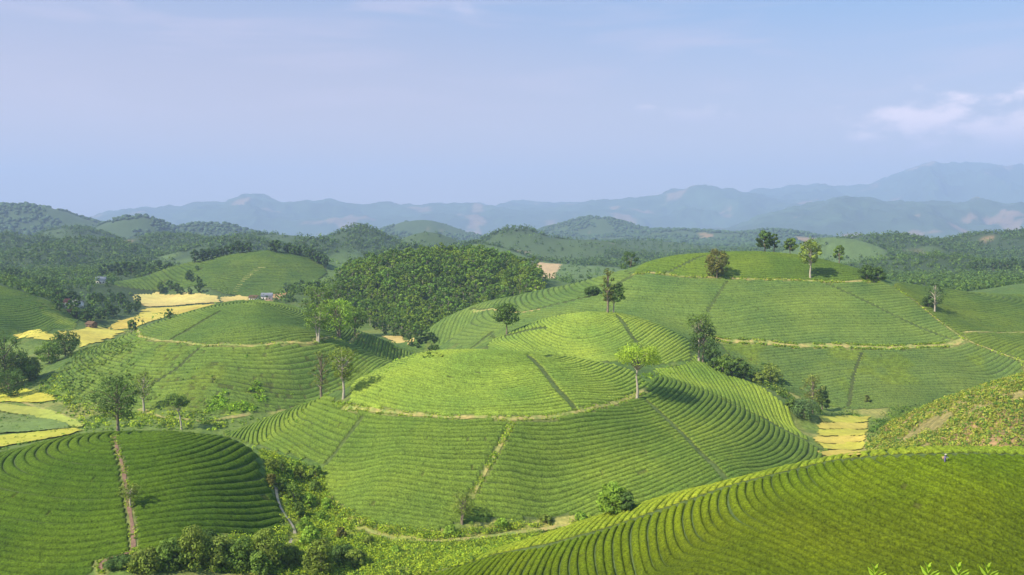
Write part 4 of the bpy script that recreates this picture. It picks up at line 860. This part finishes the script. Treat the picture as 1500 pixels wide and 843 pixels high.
# ================================================================ houses
def box(x0,x1,y0,y1,z0,z1):
    v=np.array([(x,y,z) for z in (z0,z1) for y in (y0,y1) for x in (x0,x1)],float)
    return v,np.array([(0,2,3,1),(4,5,7,6),(0,1,5,4),(2,6,7,3),(0,4,6,2),(1,3,7,5)])
def house(px,py,Yd,w_,d_,h_,rz,roofm,label,wallm='wall',rh=None):
    if Yd: x=ray(px,py)[0]*Yd;y=Yd
    else: x,y=hit(px,py)
    e=obj('house',None,loc=(x,y,float(H(x,y))-.2),rz=rz,label=label,cat='house',group='village houses')
    rh=rh or w_*.28
    v,f=box(-w_/2,w_/2,-d_/2,d_/2,-.5,h_); g=np.array([(-w_/2,0,h_+rh*.96),(w_/2,0,h_+rh*.96)]); V=np.vstack([v,g])
    obj('wall',mesh('wall',V,f,np.array([(4,8,6),(5,7,9)]),mats=[M[wallm]]),parent=e)
    o=.6; a=h_-.15; t_=.18
    rv=[];rf=[]
    for s in (-1,1):
        k=len(rv); rv+=[(-w_/2-o,s*(d_/2+o),a),(w_/2+o,s*(d_/2+o),a),(w_/2+o,0,h_+rh),(-w_/2-o,0,h_+rh)]+[(-w_/2-o,s*(d_/2+o),a+t_),(w_/2+o,s*(d_/2+o),a+t_),(w_/2+o,0,h_+rh+t_),(-w_/2-o,0,h_+rh+t_)]
        rf+=[(k,k+1,k+2,k+3),(k+4,k+5,k+6,k+7),(k,k+1,k+5,k+4),(k,k+3,k+7,k+4),(k+1,k+2,k+6,k+5)]
    obj('roof',mesh('roof',np.array(rv),np.array(rf),mats=[M[roofm]]),parent=e)
    v,f=box(-.5,.5,-d_/2-.06,-d_/2+.02,0,2.1); obj('door',mesh('door',v,f,mats=[M['brown']]),parent=e)
    for xx in (-w_*.3,w_*.3):
        v,f=box(xx-.6,xx+.6,-d_/2-.05,-d_/2+.02,.9,2.1); obj('window',mesh('window',v,f,mats=[M['dark']]),parent=e)
house(148,411,880,9,6,4.2,.2,'sheet','small white house under the terraced left hill')
house(93,452,655,8,6,3.4,.6,'tile','white house with red tiled roof left of the village trees')
house(114,446,690,7,5,3.2,-.3,'sheet','grey roofed house behind the red roofed one')
house(106,462,640,6,5,2.8,.3,'brown','low brown roofed shed in front of the red roofed house')
house(134,473,600,6,4.5,2.8,-.5,'brown','brown hut at the near end of the village trees',wallm='brown')
house(391,433,850,10,6,3.6,.1,'sheet','white house beside the bare red yard')
house(372,435,845,8,5,3.0,-.2,'brown','low grey walled house left of the white yard house')
house(984,372,1500,10,9,9,.2,'sheet','distant white block seen left of the crest')
for i,(a,b) in enumerate([(475,326),(545,331),(560,330),(575,327)]):
    pass
# ================================================================ tea picker
def picker(px,py):
    x,y=hit(px,py); z=float(H(x,y))
    bmv=[(0,0,.95),(0,0,1.15),(0,-.06,1.38),(0,-.1,1.50),(0,-.13,1.62),(.19,-.08,1.42),(.27,-.26,1.2),(.2,-.5,1.12),(-.19,-.08,1.42),(-.27,-.26,1.2),(-.2,-.5,1.1),(.1,0,.9),(.12,-.02,.5),(.12,.02,.06),(-.1,0,.9),(-.12,-.04,.5),(-.12,.0,.06),(.12,-.14,.03),(-.12,-.16,.03)]
    ed=[(0,1),(1,2),(2,3),(3,4),(2,5),(5,6),(6,7),(2,8),(8,9),(9,10),(0,11),(11,12),(12,13),(0,14),(14,15),(15,16),(13,17),(16,18)]
    rd=[.15,.15,.17,.06,.1,.07,.055,.035,.07,.055,.035,.1,.075,.05,.1,.075,.05,.045,.045]
    me=bpy.data.meshes.new('body'); me.from_pydata(bmv,ed,[]); o=obj('person',me,loc=(x,y,z),rz=.5,label='tea picker in a purple jacket and pale conical hat among the foreground rows',cat='person')
    s=o.modifiers.new('skin','SKIN'); o.modifiers.new('sub','SUBSURF').levels=1
    for v,r_ in zip(me.skin_vertices[0].data,rd): v.radius=(r_,r_)
    me.skin_vertices[0].data[0].use_root=True
    me.materials.append(mat('purple_cloth',(.20,.16,.34),.15,3,.8))
    hv=[(0,-.13,1.80)]+[(math.cos(t)*.24,-.13+math.sin(t)*.24,1.64) for t in np.linspace(0,2*np.pi,20,endpoint=False)]+[(0,-.13,1.77)]
    hf=[(0,1+i,1+(i+1)%20) for i in range(20)]+[(21,1+(i+1)%20,1+i) for i in range(20)]
    obj('hat',mesh('hat',np.array(hv),None,np.array(hf),mats=[mat('palm_leaf_hat',(.75,.68,.5),.1,3,.8)]),parent=o)
    bb,bf=[],[]
    for j,(r_,zz) in enumerate([(.12,.75),(.2,.85),(.23,1.2),(.21,1.2),(.18,.87)]):
        bb+=[(math.cos(t)*r_,.32+math.sin(t)*r_,zz) for t in np.linspace(0,2*np.pi,12,endpoint=False)]
    bf=[(j*12+i,j*12+(i+1)%12,(j+1)*12+(i+1)%12,(j+1)*12+i) for j in range(4) for i in range(12)]
    obj('basket',mesh('basket',np.array(bb),np.array(bf),mats=[mat('woven_cane',(.4,.28,.13),.2,8,.8)]),label='cane picking basket carried on a person\'s back',cat='basket',loc=(x,y,z),rz=.5)
picker(1384,680)
# ================================================================ shoots reaching into the bottom edge
def sapling(px,top,Yd,label):
    a,b=ray(px,top); x=a*Yd;y=Yd;zt=CZ+b*Yd; z0=float(H(x,y)); h=zt-z0
    e=obj('sapling',None,loc=(x,y,z0),label=label,cat='sapling',group='saplings reaching into the bottom edge')
    tv,tf=tube([(0,0,-.3),(.1,0,h*.4),(0,.05,h*.75),(0,0,h*.985)],[.05,.035,.02,.006],6); obj('stem',mesh('stem',tv,tf,mats=[M['bark']]),parent=e)
    V=[];Fq=[];n=70
    for i in range(n):
        t_=1-(i/n)**1.15*.45; zc=h*t_; an=i*2.4; l=.16+.2*min(1,(i/9)); el_=1.15-min(1,i/10)*.8
        d=np.array([math.cos(an)*math.cos(el_),math.sin(an)*math.cos(el_),math.sin(el_)]); s_=np.cross(d,(0,0,1.)); s_/=np.linalg.norm(s_); u=np.cross(s_,d)
        br=np.array([0,0,zc])+d*(0 if i<12 else .25*rng.random()); w2=l*.2
        k=len(V); V+=[br,br+d*l*.45+s_*w2+u*.02,br+d*l,br+d*l*.45-s_*w2+u*.02]; Fq.append((k,k+1,k+2,k+3))
    V=np.array(V); obj('leaves',mesh('leaves',V,np.array(Fq),mats=[M['leaf']],cols=np.ones((len(V),3))*np.array([3.2,3.0,1.0])),parent=e)
for a,b,l in [(1282,836,'leftmost young shoot poking up at the bottom edge'),(1360,834,'second young shoot from the left at the bottom edge'),(1404,833,'third young shoot from the left at the bottom edge'),(1447,834,'rightmost young shoot poking up at the bottom edge')]:
    sapling(a,b,17,l)
